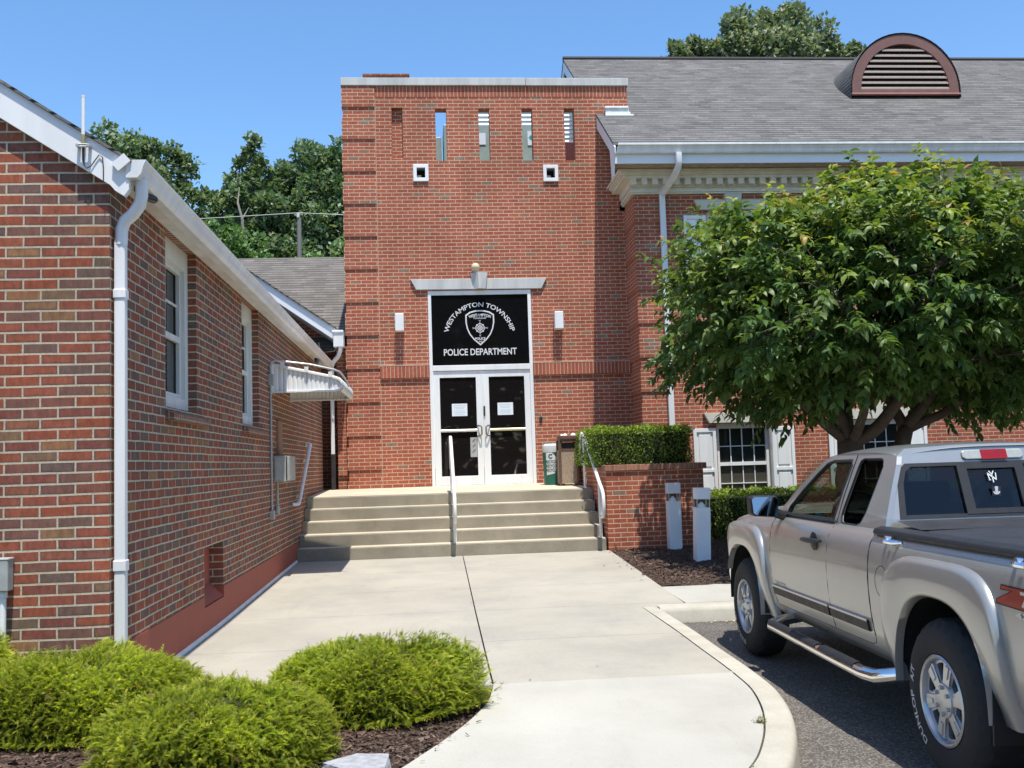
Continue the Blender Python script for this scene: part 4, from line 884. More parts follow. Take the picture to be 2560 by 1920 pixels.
def bollard(x, y, zb, zt, tilt, w, label):
    t = empty("bollard_light", (x, y, zb), label, "bollard light", "white bollard lights in the mulch", ry=tilt)
    h = zt-zb; q = w/2; parts = []
    bm = plain("bollard_white", (.80, .83, .86), .4, .06, 3)
    Lc = lambda mb, nm, mt, **k: [setattr(o, 'matrix_parent_inverse', Matrix.Identity(4)) for o in mb.build_each(nm, mt, t, **k)]
    m = MB(); m.box(-q, q, -q, q, -.12, h*.735); Lc(m, "body", bm, bevel=.006)
    m = MB(); m.box(-q, q, -q, q, h*.845, h); Lc(m, "cap", bm, bevel=.006)
    m = MB(); 
    for a in (-1, 1):
        for b in (-1, 1): m.box(a*(q-.012)-.007, a*(q-.012)+.007, b*(q-.012)-.007, b*(q-.012)+.007, h*.735, h*.845)
    Lc(m, "corner_rod", mt_steel)
    m = MB(); m.lathe([(.055, 0), (.05, .03), (.012, .07), (.0, .072)], 14, lambda x_, y_, z_: (x_-.01, y_-.02, h*.735+z_)); Lc(m, "lens", mt_white, smooth=True)
    m = MB(); m.box(-q+.03, q-.03, q-.035, q-.025, h*.735, h*.845); Lc(m, "back_shade", plain("bollard_smoke", (.12, .09, .07), .4, .2, 9), )
bollard(3.60, 14.80, .19, 1.205, rad(.4), .19, "white square bollard light standing close to the planter wall")
bollard(3.565, 13.18, .19, 1.17, rad(2.2), .19, "leaning white bollard light nearer the kerb, by the truck's nose")
t = empty("metal_post", (5.83, 16.8, .1), "slim grey metal post standing before the lower window", "post")
m = MB(); m.tube([(5.83, 16.8, .1), (5.85, 16.8, 2.75)], .03, 12); m.build("shaft", mt_steel, t, smooth=True); m = MB(); m.lathe([(.03, 0), (.032, .01), (.0, .03)], 12, lambda x, y, z: (5.85+x, 16.8+y, 2.75+z)); m.build("cap", mt_steel, t)
def stone(name, poly, zt, label, seed):
    r_ = random.Random(seed); t = MB(); n = 4
    me = MB(); 
    def edge(p, q, k): return [(p[0]+(q[0]-p[0])*i/k, p[1]+(q[1]-p[1])*i/k) for i in range(k)]
    pts = sum((edge(poly[i], poly[(i+1) % len(poly)], 7) for i in range(len(poly))), [])
    c = (sum(p[0] for p in pts)/len(pts), sum(p[1] for p in pts)/len(pts))
    rows = []
    for lv, (z, s, j) in enumerate(((.10, 1.02, .02), (.17, 1.02, .022), (.22, 1.0, .02), (zt-.02, 1.0, .012), (zt, .97, .003))):
        rows.append([(c[0]+(p[0]-c[0])*s+r_.uniform(-j, j)*.6, c[1]+(p[1]-c[1])*s+r_.uniform(-j, j)*.6, z+r_.uniform(-j, j)*.3) for p in pts])
    for row in rows: row.append(row[0])
    me.grid(rows); k = len(me.v); me.v.append((c[0], c[1], zt+.002)); b = k-len(rows[0])
    for i in range(len(rows[0])-1): me.f.append((b+i, b+i+1, k)); me.mi.append(0)
    tag(me.build(name, mt_stone, None), label, "stone")
mt_stone = plain("rough_concrete_block", (.36, .365, .37), .9, .3, 25, bmp=.01)
stone("stone_block", [(-.515, 4.63), (-.37, 4.47), (-.225, 4.50), (-.215, 4.72), (-.37, 4.75)], .275, "pale split concrete block lying in the mulch by the front juniper", 3)
stone("stone_block", [(-.62, 4.32), (-.36, 4.30), (-.37, 4.43), (-.55, 4.50)], .22, "small corner of pale concrete block at the bottom edge of the picture", 5)
# ================================================================== VEGETATION
def unit(v): return v/np.maximum(np.linalg.norm(v, axis=-1, keepdims=True), 1e-9)
def frames(d, upv=None):
    """orthonormal frames with local y along d and local z roughly along upv"""
    n = len(d); upv = np.tile([0, 0, 1.], (n, 1)) if upv is None else upv
    y = unit(d); x = np.cross(y, upv); bad = np.linalg.norm(x, axis=1) < 1e-3; x[bad] = [1, 0, 0]; x = unit(x); z = np.cross(x, y)
    return np.stack([x, y, z], 2)
def scatter(protoV, protoF, P, R, S):
    V = np.einsum('nij,kj->nki', R, protoV)*S[:, None, None]+P[:, None, :]
    n, k = len(P), len(protoV); F = (protoF[None]+np.arange(n)[:, None, None]*k).reshape(-1, protoF.shape[1]); return V.reshape(-1, 3), F
def juniper(name, label, c, r, h, n, seed, base=.155):
    g = np.random.default_rng(seed); t = empty(name, (c[0], c[1], base), label, "juniper", "golden junipers in the mulch bed")
    # spray prototype: a curved, feathery shoot with needle leaflets
    Vp, Fp, Tp = [], [], []
    ns = 8
    def sp(u): return np.array([0, u, .22*u-.38*u*u])
    for i in range(ns):
        u = (i+.4)/ns; p = sp(u); w = .036*(1-u*.5)
        for s in (-1, 1, 0):
            a = {-1: -1., 1: 1., 0: 0.}[s]; L = (.24*(1-u)+.11)*(1. if s else .85)
            d = np.array([a*.62, .78, .25 if s == 0 else -.05]); d = d/np.linalg.norm(d); e = np.array([.8, -a*.6, 0])*w if s else np.array([w, 0, 0])
            o = len(Vp); Vp += [p-e, p+e, p+d*L]; Fp.append((o, o+1, o+2)); Tp += [u*.75, u*.75, min(1, u*.75+.25)]
    o = len(Vp); Vp += [sp(0)-[.01, 0, 0], sp(0)+[.01, 0, 0], sp(1)]; Fp.append((o, o+1, o+2)); Tp += [0, 0, .9]
    Vp = np.array(Vp); Fp = np.array(Fp); Tp = np.array(Tp)
    ph = g.uniform(0, 2*PI, n); q = g.uniform(0, 1, n)**.62; lump = 1+.05*np.sin(ph*3+seed)+.045*np.sin(ph*5+2*seed)+.03*np.sin(ph*9+seed)+g.normal(0, .028, n)
    ct = g.uniform(-.12, 1, n); st_ = np.sqrt(np.maximum(0, 1-ct**2)); rr = g.uniform(.62, 1.0, n)**.4*lump
    P = np.stack([c[0]+r[0]*st_**.75*np.cos(ph)*rr, c[1]+r[1]*st_**.75*np.sin(ph)*rr, base+.10*h+.90*h*np.maximum(0, ct)**.62*rr*(.93+.09*np.sin(ph*4+seed))], 1)
    out = np.stack([np.cos(ph)*st_, np.sin(ph)*st_, .55*np.maximum(ct, 0)+.05], 1)
    D = unit(out*.75+g.normal(0, .45, (n, 3))+np.array([.14, -.08, .20])); 
    S = g.uniform(.035, .08, n)*np.where(g.random(n) < .04, 1.7, 1); P = P-D*S[:, None]*.5
    P[:, 2] = np.maximum(P[:, 2], base+.03)
    V, F = scatter(Vp, Fp, P, frames(D, unit(np.array([0, 0, 1.])+g.normal(0, .35, (n, 3)))), S)
    dark = np.array([.10, .16, .026]); mid = np.array([.45, .52, .06]); tip = np.array([.80, .72, .18])
    gold = np.clip(g.normal(.42, .25, n), 0, 1)
    gold = np.where(g.random(n) < .3, gold+.8, gold-.15)
    tt = np.tile(Tp, n); gg = np.repeat(gold, len(Tp)); k1 = np.clip(tt*1.7, 0, 1)[:, None]; k2 = (np.clip((tt-.4)*1.7, 0, 1)*gg)[:, None]
    C = (dark*(1-k1)+mid*k1)*(1-k2)+tip*k2; pat = .95+.09*np.sin(P[:, 0]*8+seed)+.07*np.sin(P[:, 1]*11+P[:, 2]*9+seed)
    C *= np.repeat(g.uniform(.75, 1.2, n)*pat, len(Tp))[:, None]
    dead = np.repeat((g.random(n) < .010)|((np.sin(P[:, 0]*13+seed*2)*np.sin(P[:, 1]*15+seed) > .86) & (g.random(n) < .2)), len(Tp)); C[dead] = np.array([.26, .17, .08])*g.uniform(.6, 1.3, (dead.sum(), 1))
    np_mesh("foliage", V, F, mt_juniper, C, t)
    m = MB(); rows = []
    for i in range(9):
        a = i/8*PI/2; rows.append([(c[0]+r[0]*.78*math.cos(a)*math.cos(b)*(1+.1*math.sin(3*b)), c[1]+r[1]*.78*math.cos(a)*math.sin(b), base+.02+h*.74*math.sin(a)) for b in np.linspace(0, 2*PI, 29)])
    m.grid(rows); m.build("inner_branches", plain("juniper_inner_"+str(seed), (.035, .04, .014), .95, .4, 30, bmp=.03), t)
juniper("juniper_shrub", "low golden juniper nearest the concrete apron, right of the other shrubs", (-.37, 6.05), (.63, .50), .415, 15000, 1)
juniper("juniper_shrub", "front golden juniper with yellow tips at the bottom edge beside the stone block", (-1.09, 5.2), (.57, .50), .365, 14000, 2)
juniper("juniper_shrub", "wide golden juniper against the gable corner and downspout", (-1.97, 5.93), (.70, .50), .445, 20000, 3)
juniper("juniper_shrub", "small juniper cut by the left picture edge, under the outlet box", (-2.68, 6.22), (.24, .22), .53, 5000, 4)

def hedge(label, x0, x1, y0, y1, z0, z1, n, seed, s=.032):
    g = np.random.default_rng(seed); t = empty("clipped_hedge", ((x0+x1)/2, y0, z0), label, "hedge")
    A = np.array([(y1-y0)*(z1-z0), (y1-y0)*(z1-z0), (x1-x0)*(z1-z0), (x1-x0)*(z1-z0)*.5, (x1-x0)*(y1-y0)]); f = g.choice(5, n, p=A/A.sum())
    u, v = g.random(n), g.random(n); P = np.zeros((n, 3)); N = np.zeros((n, 3))
    for k in range(5):
        i = f == k; m = i.sum()
        if k < 2: P[i] = np.stack([np.full(m, (x0, x1)[k]), y0+(y1-y0)*u[i], z0+(z1-z0)*v[i]], 1); N[i] = [(-1, 1)[k], 0, 0]
        elif k < 4: P[i] = np.stack([x0+(x1-x0)*u[i], np.full(m, (y0, y1)[k-2]), z0+(z1-z0)*v[i]], 1); N[i] = [0, (-1, 1)[k-2], 0]
        else: P[i] = np.stack([x0+(x1-x0)*u[i], y0+(y1-y0)*v[i], np.full(m, z1)], 1); N[i] = [0, 0, 1]
    ctr = np.array([(x0+x1)/2, (y0+y1)/2, (z0+z1)/2]); hs = np.array([x1-x0, y1-y0, z1-z0])/2
    q = (P-ctr)/hs; rr = np.linalg.norm(np.abs(q)**5, axis=1)**.2; P = ctr+(P-ctr)/np.maximum(rr, 1)[:, None]**.75
    lump = .022*np.sin(P[:, 0]*9+P[:, 2]*7)+.018*np.sin(P[:, 0]*17-P[:, 1]*11+P[:, 2]*13)
    P += N*(lump-np.abs(g.normal(0, .045, n)))[:, None]+N*.03*(g.random(n) < .08)[:, None]
    D = unit(N*.6+g.normal(0, .7, (n, 3))+[0, 0, .5])
    Vp = np.array([(0, 0, 0), (.42, .45, .06), (0, 1, -.04), (-.42, .45, .06)]); Fp = np.array([(0, 1, 2, 3)])
    V, F = scatter(Vp, Fp, P, frames(D, unit(N+g.normal(0, .5, (n, 3)))), g.uniform(.7, 1.3, n)*s)
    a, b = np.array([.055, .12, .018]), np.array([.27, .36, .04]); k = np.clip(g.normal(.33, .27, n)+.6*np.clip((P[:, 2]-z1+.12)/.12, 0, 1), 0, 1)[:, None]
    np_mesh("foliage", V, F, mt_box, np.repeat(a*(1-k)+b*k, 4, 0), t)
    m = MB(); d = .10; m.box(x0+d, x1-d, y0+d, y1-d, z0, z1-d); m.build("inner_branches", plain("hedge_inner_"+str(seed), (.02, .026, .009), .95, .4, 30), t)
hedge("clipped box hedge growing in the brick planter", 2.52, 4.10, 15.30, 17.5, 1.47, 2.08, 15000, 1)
hedge("low dark clipped hedge under the lower windows, behind the bollards", 4.50, 9.6, 16.0, 17.3, .1, .99, 22000, 2)

def cherry():
    g = np.random.default_rng(11); r_ = random.Random(11)
    t = empty("cherry_tree", (5.55, 12.8, .2), "round leafy cherry tree in the mulch bed behind the pickup truck", "tree")
    C0 = np.array([6.05, 12.8, 3.5])
    def lim(d):   # crown radius by direction
        lo = 1.38 if d[2] < 0 else 1.42
        return (abs(d[0]/2.48)**2.9+abs(d[1]/2.72)**2.6+abs(d[2]/lo)**2.5)**(-1/2.65)
    m = MB(); limbs = []
    def limb(p0, p1, r0, r1, bend, k=7):
        p0, p1 = np.array(p0, float), np.array(p1, float); b = np.array(bend, float); pts = []
        for i in range(k):
            u = i/(k-1); pts.append(p0*(1-u)+p1*u+b*math.sin(PI*u)+(g.normal(0, .012, 3) if 0 < i < k-1 else 0))
        m.tube(pts, [r0+(r1-r0)*i/(k-1) for i in range(k)], 9, caps=True); limbs.extend(pts[1:]); return pts
    base = (5.56, 12.8, .15)
    limb(base, (5.52, 12.8, 1.75), .22, .165, (-.03, 0, 0))
    A = (5.52, 12.8, 1.70)
    for p, r0, r1, bd in (((4.35, 12.5, 2.75), .085, .04, (.1, 0, -.15)), ((5.0, 12.6, 2.75), .11, .065, (.02, 0, .0)), ((5.75, 13.3, 2.9), .09, .05, (0, .1, 0)), ((6.05, 12.3, 2.3), .10, .07, (0, -.05, -.1)), ((5.4, 11.9, 2.6), .07, .04, (0, -.1, -.1))):
        limb(A, p, r0, r1, bd)
    B = (6.05, 12.9, .15); limb(B, (6.35, 12.9, 1.9), .13, .10, (-.08, 0, 0)); 
    for p, r0, r1, bd in (((6.9, 12.7, 2.75), .09, .05, (0, 0, -.06)), ((6.1, 13.2, 2.7), .08, .05, (0, 0, 0)), ((7.6, 12.5, 2.75), .07, .04, (0, 0, -.12))):
        limb((6.33, 12.9, 1.85), p, r0, r1, bd)
    ends = [((4.35, 12.5, 2.75), .04), ((5.0, 12.6, 2.75), .06), ((5.75, 13.3, 2.9), .05), ((6.05, 12.3, 2.3), .06), ((5.4, 11.9, 2.6), .04), ((6.9, 12.7, 2.75), .05), ((6.1, 13.2, 2.7), .045), ((7.6, 12.5, 2.75), .04)]
    for e, r0 in ends:
        for k in range(5):
            d = unit(np.array(e)-C0+g.normal(0, .9, 3)+[0, 0, .75]); p = C0+d*lim(d)*g.uniform(.68, .88); limb(e, p, r0*.75, .010, g.normal(0, .10, 3))
    limbs_a = np.array(limbs)
    # shoots through the crown shell
    nS = 5000; SP = []; SD = []
    while len(SP) < nS:
        d = unit(g.normal(0, 1, 3)*[1, 1, .8]+[0, -.12, .12]); L = lim(d)
        lump = 1+.07*math.sin(5*d[0]+3*d[2])+.06*math.sin(9*d[1]+7*d[0])+.05*math.sin(13*d[2]+4)
        q = g.uniform(.22, 1)**.6
        if d[2] < -.30: q = min(q, .97); 
        p = C0+d*L*lump*q
        zl = 2.42+.2*math.sin(p[0]*2.3)-.42*max(0, 1-abs(p[0]-4.1)/.9)-.25*max(0, 1-abs(p[0]-7.6)/.9)
        if p[2] < zl: continue
        hole = math.sin(p[0]*3.1+.5)*math.sin(p[1]*2.7)*math.sin(p[2]*3.9+1)
        if hole > .5 and q > .55: continue
        SP.append(p); SD.append(unit(d*.8+g.normal(0, .4, 3)+[0, 0, .28 if d[2] > 0 else -.15]))
    for p in ((5.15, 12.2, 5.1), (4.4, 12.3, 4.8), (5.75, 12.2, 5.1), (6.3, 12.2, 5.0), (7.2, 12.4, 4.9), (5.5, 12.3, 5.2), (5.5, 12.3, 5.05), (3.55, 12.5, 4.35), (3.3, 12.6, 4.0)):
        SP.append(np.array(p)); SD.append(unit(np.array([g.normal(0, .25), -.15, 1.])))
    for _ in range(110):
        v = unit(g.normal(0, 1, 3))*g.uniform(.2, 1)**.5*np.array([.95, .7, .62]); p = np.array([4.15, 12.35, 4.15])+v; SP.append(p); SD.append(unit(v+np.array([-.15, -.25, .35])+g.normal(0, .3, 3)))
    ok = [i for i, p in enumerate(SP) if not (p[0] < 3.45 and p[2] < 3.2)]; SP = [SP[i] for i in ok]; SD = [SD[i] for i in ok]
    SP = np.array(SP); SD = np.array(SD)
    tw = MB()
    for p, d in zip(SP[::9], SD[::9]):
        j = np.argmin(((limbs_a-p)**2).sum(1)); q = limbs_a[j]; v = p-q; 
        if np.linalg.norm(v) > 1.3: q = p-v/np.linalg.norm(v)*1.3
        m.tube([q, (p+q)/2+g.normal(0, .05, 3), p, p+d*.2], [.011, .008, .005, .002], 4, caps=False)
    lv = [(0, 0, 0)]; 
    prof = [(.16, .19), (.42, .30), (.70, .23)]
    Vp = [(0, 0, 0)]
    for y, w in prof: Vp += [(-w, y, .09-.30*y*y+.02), (0, y, -.30*y*y+.09*y), (w, y, .09-.30*y*y+.02)]
    Vp.append((0, 1.05, -.36)); Vp = np.array(Vp)*[.92, 1, 1]
    Fp = np.array([(0, 2, 1, 1), (0, 3, 2, 2), (1, 2, 5, 4), (2, 3, 6, 5), (4, 5, 8, 7), (5, 6, 9, 8), (7, 8, 10, 10), (8, 9, 10, 10)])
    P, D, U, T, S = [], [], [], [], []
    for p, d in zip(SP, SD):
        n = r_.randint(9, 15); L = r_.uniform(.25, .5); yng = r_.random()**1.3
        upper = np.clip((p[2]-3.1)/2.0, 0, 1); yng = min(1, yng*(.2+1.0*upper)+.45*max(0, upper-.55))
        for i in range(n):
            u = i/(n-1); a = i*2.4+r_.random(); side = np.cross(d, [0, 0, 1.]); side = side/max(1e-6, np.linalg.norm(side)); up_ = np.cross(side, d)
            q = p+d*L*u*.8+np.array([0, 0, -.06*u*u]); dd = d*(.25+.5*u)+(side*math.cos(a)+up_*math.sin(a)*.5)*1.05+np.array([0, 0, -.27])
            P.append(q); D.append(dd); U.append(np.array([0, 0, 1.])+g.normal(0, .35, 3)); T.append((yng*(.35+.65*u), u)); S.append(r_.uniform(.088, .15)*(1-.25*u*yng))
    P, D, U, S = map(np.array, (P, D, U, S)); n = len(P)
    tri = Fp
    V, _ = scatter(Vp, np.array([(0, 1, 2)]), P, frames(D, unit(U)), S)
    k = len(Vp); F3 = np.array([(0, 2, 1), (0, 3, 2), (1, 2, 5), (1, 5, 4), (2, 3, 6), (2, 6, 5), (4, 5, 8), (4, 8, 7), (5, 6, 9), (5, 9, 8), (7, 8, 10), (8, 9, 10)])
    F = (F3[None]+np.arange(n)[:, None, None]*k).reshape(-1, 3)
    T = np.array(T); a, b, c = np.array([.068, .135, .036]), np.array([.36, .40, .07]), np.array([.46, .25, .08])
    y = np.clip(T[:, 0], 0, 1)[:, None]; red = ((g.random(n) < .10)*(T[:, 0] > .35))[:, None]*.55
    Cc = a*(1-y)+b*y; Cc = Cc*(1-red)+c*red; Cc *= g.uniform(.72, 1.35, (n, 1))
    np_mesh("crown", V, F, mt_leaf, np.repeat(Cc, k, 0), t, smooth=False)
    m.build("trunk", mt_bark, t, smooth=True, angle=180)
cherry()

def far_tree(label, base, lobes, n, seed, h0=.0, s=.22, cols=((.030, .054, .022), (.070, .102, .046), (.125, .145, .092)), trunkr=.3, sparse=()):
    g = np.random.default_rng(seed); t = empty("tree", base, label, "tree", "trees behind the buildings"); V_, P_, N_ = [], [], []
    w = np.array([l[3]*l[3]*.6+l[3]*l[5]*.4 for l in lobes]); w = w/w.sum(); cl = []; n = int(n*2.3)
    for l, k in zip(lobes, w):
        m = int(n*k); ns = max(6, int(26*k*len(lobes)))
        sub = g.normal(0, 1, (ns, 3)); sub = unit(sub)*g.uniform(.35, .92, (ns, 1))
        j = g.integers(0, ns, m); loc = sub[j]+unit(g.normal(0, 1, (m, 3)))*(g.uniform(.2, 1, (m, 1))**.5)*g.uniform(.18, .36, (ns, 1))[j]
        P_.append(np.array(l[:3])+loc*np.array(l[3:6])); N_.append(loc)
    for p in sparse:
        m = 230; P_.append(np.array(p[:3])+unit(g.normal(0, 1, (m, 3)))*g.uniform(.1, 1, (m, 1))*p[3]); N_.append(g.normal(0, 1, (m, 3)))
    P = np.concatenate(P_); N = unit(np.concatenate(N_)); n = len(P)
    D = unit(N*.4+g.normal(0, .8, (n, 3))+[0, 0, .1]); Vp = np.array([(0, -.1, 0), (.34, .4, .08), (0, 1, -.1), (-.34, .4, .08)])
    V, F = scatter(Vp, np.array([(0, 1, 2, 3)]), P, frames(D, unit(g.normal(0, .7, (n, 3))+[0, 0, 1])), g.uniform(.6, 1.3, n)*s)
    a, b, c = (np.array(q)*2.5+np.array([.012, .008, .014]) for q in cols); k = g.random(n)[:, None]; r = (g.random((n, 1)) < .16)  # leaf colours lifted and greyed: distance haze put into the colour
    C = np.where(r, c, a*(1-k)+b*k)*g.uniform(.8, 1.2, (n, 1))
    np_mesh("crown", V, F, mt_farleaf, np.repeat(C, 4, 0), t)
    m = MB(); top = np.array(lobes[0][:3]); b_ = np.array(base, float)
    m.tube([b_, b_*.4+top*.6+[.3, 0, 0], top], [trunkr, trunkr*.7, trunkr*.2], 8)
    for l in list(lobes[1:])+[(*p[:3], p[3]) for p in sparse]:
        q = b_*.35+top*.65; e = np.array(l[:3]); m.tube([q, (q+e)/2+g.normal(0, .3, 3), e], [trunkr*.4, trunkr*.25, .03], 6)
    m.build("trunk", mt_bark, t, smooth=True)
far_tree("broad green tree rising behind the left gable and antenna", (-12.3, 42, 0), [(-12.9, 42, 14.0, 2.2, 2.2, 2.4), (-11.6, 42, 13.2, 2.0, 2.0, 2.2), (-14.8, 42.5, 13.2, 1.8, 2, 2.4), (-10.6, 41.5, 11.8, 1.6, 1.8, 2.6), (-11.4, 41.5, 10, 2.2, 2.2, 2.4), (-9.5, 42, 13.3, .7, .8, 1.0), (-10.2, 42, 14.7, .5, .6, .5)], 15000, 21, sparse=[(-9.7, 42, 14.3, .55), (-10.5, 42, 15.0, .5)])
far_tree("dense dark tree behind the rear roof, beside the tower", (-4.6, 42, 0), [(-4.4, 42, 13.6, 1.7, 2.0, 2.0), (-3.4, 42, 13.0, 2.0, 2.0, 2.6), (-5.6, 41.5, 12.4, 1.7, 2.0, 2.2), (-4.6, 41, 10.4, 2.8, 2.0, 2.6), (-2.6, 42, 11.5, 2.2, 2, 3.0)], 15000, 22, cols=((.026, .050, .020), (.062, .096, .042), (.11, .13, .08)))
far_tree("thin topped tree between the gable tree and the dense dark tree", (-7.0, 41, 0), [(-6.9, 41, 12.6, 1.3, 1.5, 1.4), (-8.2, 41, 12.2, .9, 1.2, 1.3), (-7.4, 41, 10.6, 1.8, 1.6, 1.8), (-6.0, 41, 11.4, 1.3, 1.4, 1.6)], 7500, 23, trunkr=.2, sparse=[(-6.9, 41, 15.1, .38), (-7.15, 41, 14.6, .35), (-6.7, 41, 14.2, .4), (-6.95, 41, 13.8, .4), (-7.5, 41, 14.2, .22)])
far_tree("bright green feathery tree low behind the rear roof ridge", (-7.6, 38, 0), [(-7.4, 38, 9.3, 1.6, 1.5, 2.0), (-6.5, 38, 8.4, 1.5, 1.5, 1.5), (-8.3, 38, 8.6, 1.4, 1.5, 1.8), (-7.5, 38, 10.8, .7, .8, 1.0)], 7000, 24, s=.17, cols=((.03, .066, .018), (.062, .112, .03), (.10, .14, .055)))
far_tree("low leafy tree by the utility pole and tower edge", (-3.6, 39, 0), [(-3.4, 39, 8.8, 1.9, 1.6, 1.6), (-5.2, 39, 8.6, 1.2, 1.5, 1.4), (-2.0, 39, 9.0, 1.5, 1.5, 1.8)], 6500, 25, cols=((.035, .075, .022), (.09, .135, .05), (.15, .17, .10)))
far_tree("large tree showing above the shingle roof ridge", (16.2, 46, 0), [(16.6, 46, 20.4, 2.6, 2.5, 3.0), (14.2, 46, 20.4, 2.2, 2.2, 2.2), (17.6, 46, 22.0, 1.6, 1.6, 1.5), (18.9, 46, 20.3, 2.2, 2.2, 2.6), (12.5, 46, 20.0, 1.7, 1.6, 1.5), (11.6, 46, 19.6, 1.0, 1.2, 1.2), (20.9, 46, 20.0, 1.7, 1.6, 1.7), (16.3, 46, 17.6, 4.4, 2.5, 2.0)], 30000, 26, s=.26, cols=((.038, .058, .028), (.078, .10, .055), (.17, .18, .14)))
t = empty("dead_branch_tree", (-7.3, 40, 0), "bare pale dead trunk standing among the green trees", "tree")
m = MB(); m.tube([(-7.3, 39.4, 0), (-7.1, 39.4, 8), (-7.2, 39.6, 10.5), (-7.1, 39.3, 11.4), (-7.28, 39.3, 12.1), (-7.2, 39.3, 12.7)], [.2, .13, .09, .055, .04, .015], 7); m.tube([(-7.12, 39.3, 11.4), (-6.85, 39.3, 11.9)], [.04, .012], 6); m.build("trunk", plain("dead_wood", (.38, .33, .26), .8, .2, 8), t, smooth=True)
t = empty("utility_pole", (-3.75, 30, 0), "grey wooden utility pole standing behind the rear roof", "utility pole")
m = MB(); m.tube([(-3.75, 30, 0), (-3.75, 30, 9.12)], [.095, .065], 10); m.build("pole", mt_wood_grey, t, smooth=True)
m = MB(); m.tube([(-3.77, 29.95, 9.12), (-3.77, 29.95, 9.24)], [.04, .05], 8); m.build("insulator", mt_white, t)
w = MB(); P = [(-22, 30, 8.9)]+[(-3.77+(x*-18.2), 30, 9.27-.37*x-1.2*x*(1-x)*.55) for x in (.8, .6, .4, .2, .1)]+[(-3.77, 30, 9.27), (1, 30.2, 9.05), (8, 30.5, 9.0)]
w.tube(P, .014, 5); tag(w.build("power_line", mt_boxgrey, None, smooth=True), "pale overhead wire crossing in front of the trees to the pole", "wire")
def woodland():
    g = np.random.default_rng(31); n = 30000; x = g.uniform(-45, 60, n); y = -34+g.normal(0, 2, n); hh = np.where((x > -8) & (x < 11), 14, 7)+2.5*np.sin(x*.31)+2*np.sin(x*.83+1); P = np.stack([x, y, g.random(n)**.8*hh], 1)
    Vp = np.array([(0, -.5, 0), (.5, 0, .1), (0, .5, 0), (-.5, 0, .1)]); V, F = scatter(Vp, np.array([(0, 1, 2, 3)]), P, frames(g.normal(0, 1, (n, 3))), g.uniform(.7, 1.5, n))
    C = np.array([.05, .085, .03])*g.uniform(.6, 1.4, (n, 1)); tag(np_mesh("far_woodland", V, F, mt_farleaf, np.repeat(C, 4, 0)), "wooded edge across the parking lot, seen only in reflections", "woodland", kind="stuff")
woodland()
# ================================================================== PICKUP TRUCK (local axes: y forward from rear axle, s sideways from left wheel face, z up)
tk = empty("pickup_truck", (2.396+.86, 4.693, 0), "silver pickup truck with extended cab and black bed cover parked at the kerb", "pickup truck")
ang = rad(1.28); ca, sa = math.cos(ang), math.sin(ang)
def W(s, y, z): return (2.396+s*ca+y*sa, 4.693-s*sa+y*ca, z)
def paint():
    m, nt, b = new_mat("truck_paint", .34, .5, .55); v = pos(nt)
    f = noise(nt, v, 900, 2); cc = mixc(nt, maprange(nt, f, .35, .65, 0, 1), (.335, .333, .312), (.445, .442, .418))
    d = mixc(nt, maprange(nt, noise(nt, v, 5, 4), .5, .8, 0, .35), cc, (.33, .30, .26)); nt.links.new(d, b.inputs['Base Color'])
    b.inputs['Coat Weight'].default_value = .7; b.inputs['Coat Roughness'].default_value = .04; return m
mt_paint = paint()
mt_trim = plain("truck_black_trim", (.013, .0135, .015), .55, .2, 15)
mt_cover = plain("bed_cover_vinyl", (.020, .021, .025), .6, .25, 6, bmp=.002)
mt_rim = plain("alloy_rim", (.52, .53, .54), .32, .1, 12, metal=.75)
mt_tyre = plain("tyre_rubber", (.020, .020, .020), .8, .3, 30, bmp=.002)
mt_seat = plain("cab_seat", (.03, .03, .032), .8, .2, 10)
ZL = [.44, .47, .50, .52, .56, .60, .64, .70, .76, .82, .88, .94, 1.0, 1.04, 1.07, 1.10, 1.125, 1.14]
SL = [.09, .062, .05, .046, .034, .026, .02, .013, .009, .006, .006, .009, .016, .024, .034, .05, .072, .105]
def lat(z, y):
    s = float(np.interp(z, ZL, SL))
    if y > 3.3: s += .26*((y-3.3)/.85)**2.2
    if y < -1.0: s += .10*((-1.0-y)/.2)**2
    return s
AR = lambda y, c: None
def inner_arch(t):    # t 0..1 front to back, returns (dy, z) relative to wheel centre
    a = PI*(1-t)-PI/2; 
    th = PI*t; c, s = math.cos(th), math.sin(th); e = 2/2.5
    return .455*math.copysign(abs(c)**e, c), .385+.485*abs(s)**e
def outer_arch(t):
    th = PI*t; c, s = math.cos(th), math.sin(th); e = 2/4.4
    return .595*math.copysign(abs(c)**e, c), .385+.665*abs(s)**e
ys = sorted(set([round(x, 3) for x in list(np.arange(-1.18, 4.06, .05))+[-1.18, .785, 1.41, 2.52, 2.6, 4.05]]))
YC = (0., 3.208)
def in_arch(y, z):
    for c in YC:
        if abs(y-c) < .50 and z < .385+.53*max(0, 1-(abs(y-c)/.5)**2.5)**(1/2.5): return True
    return False
def ztop(y): return 1.14 if y < 2.45 else 1.14-.02*min(1, (y-2.45)/.3)-.10*max(0, (y-2.9)/1.15)**1.5
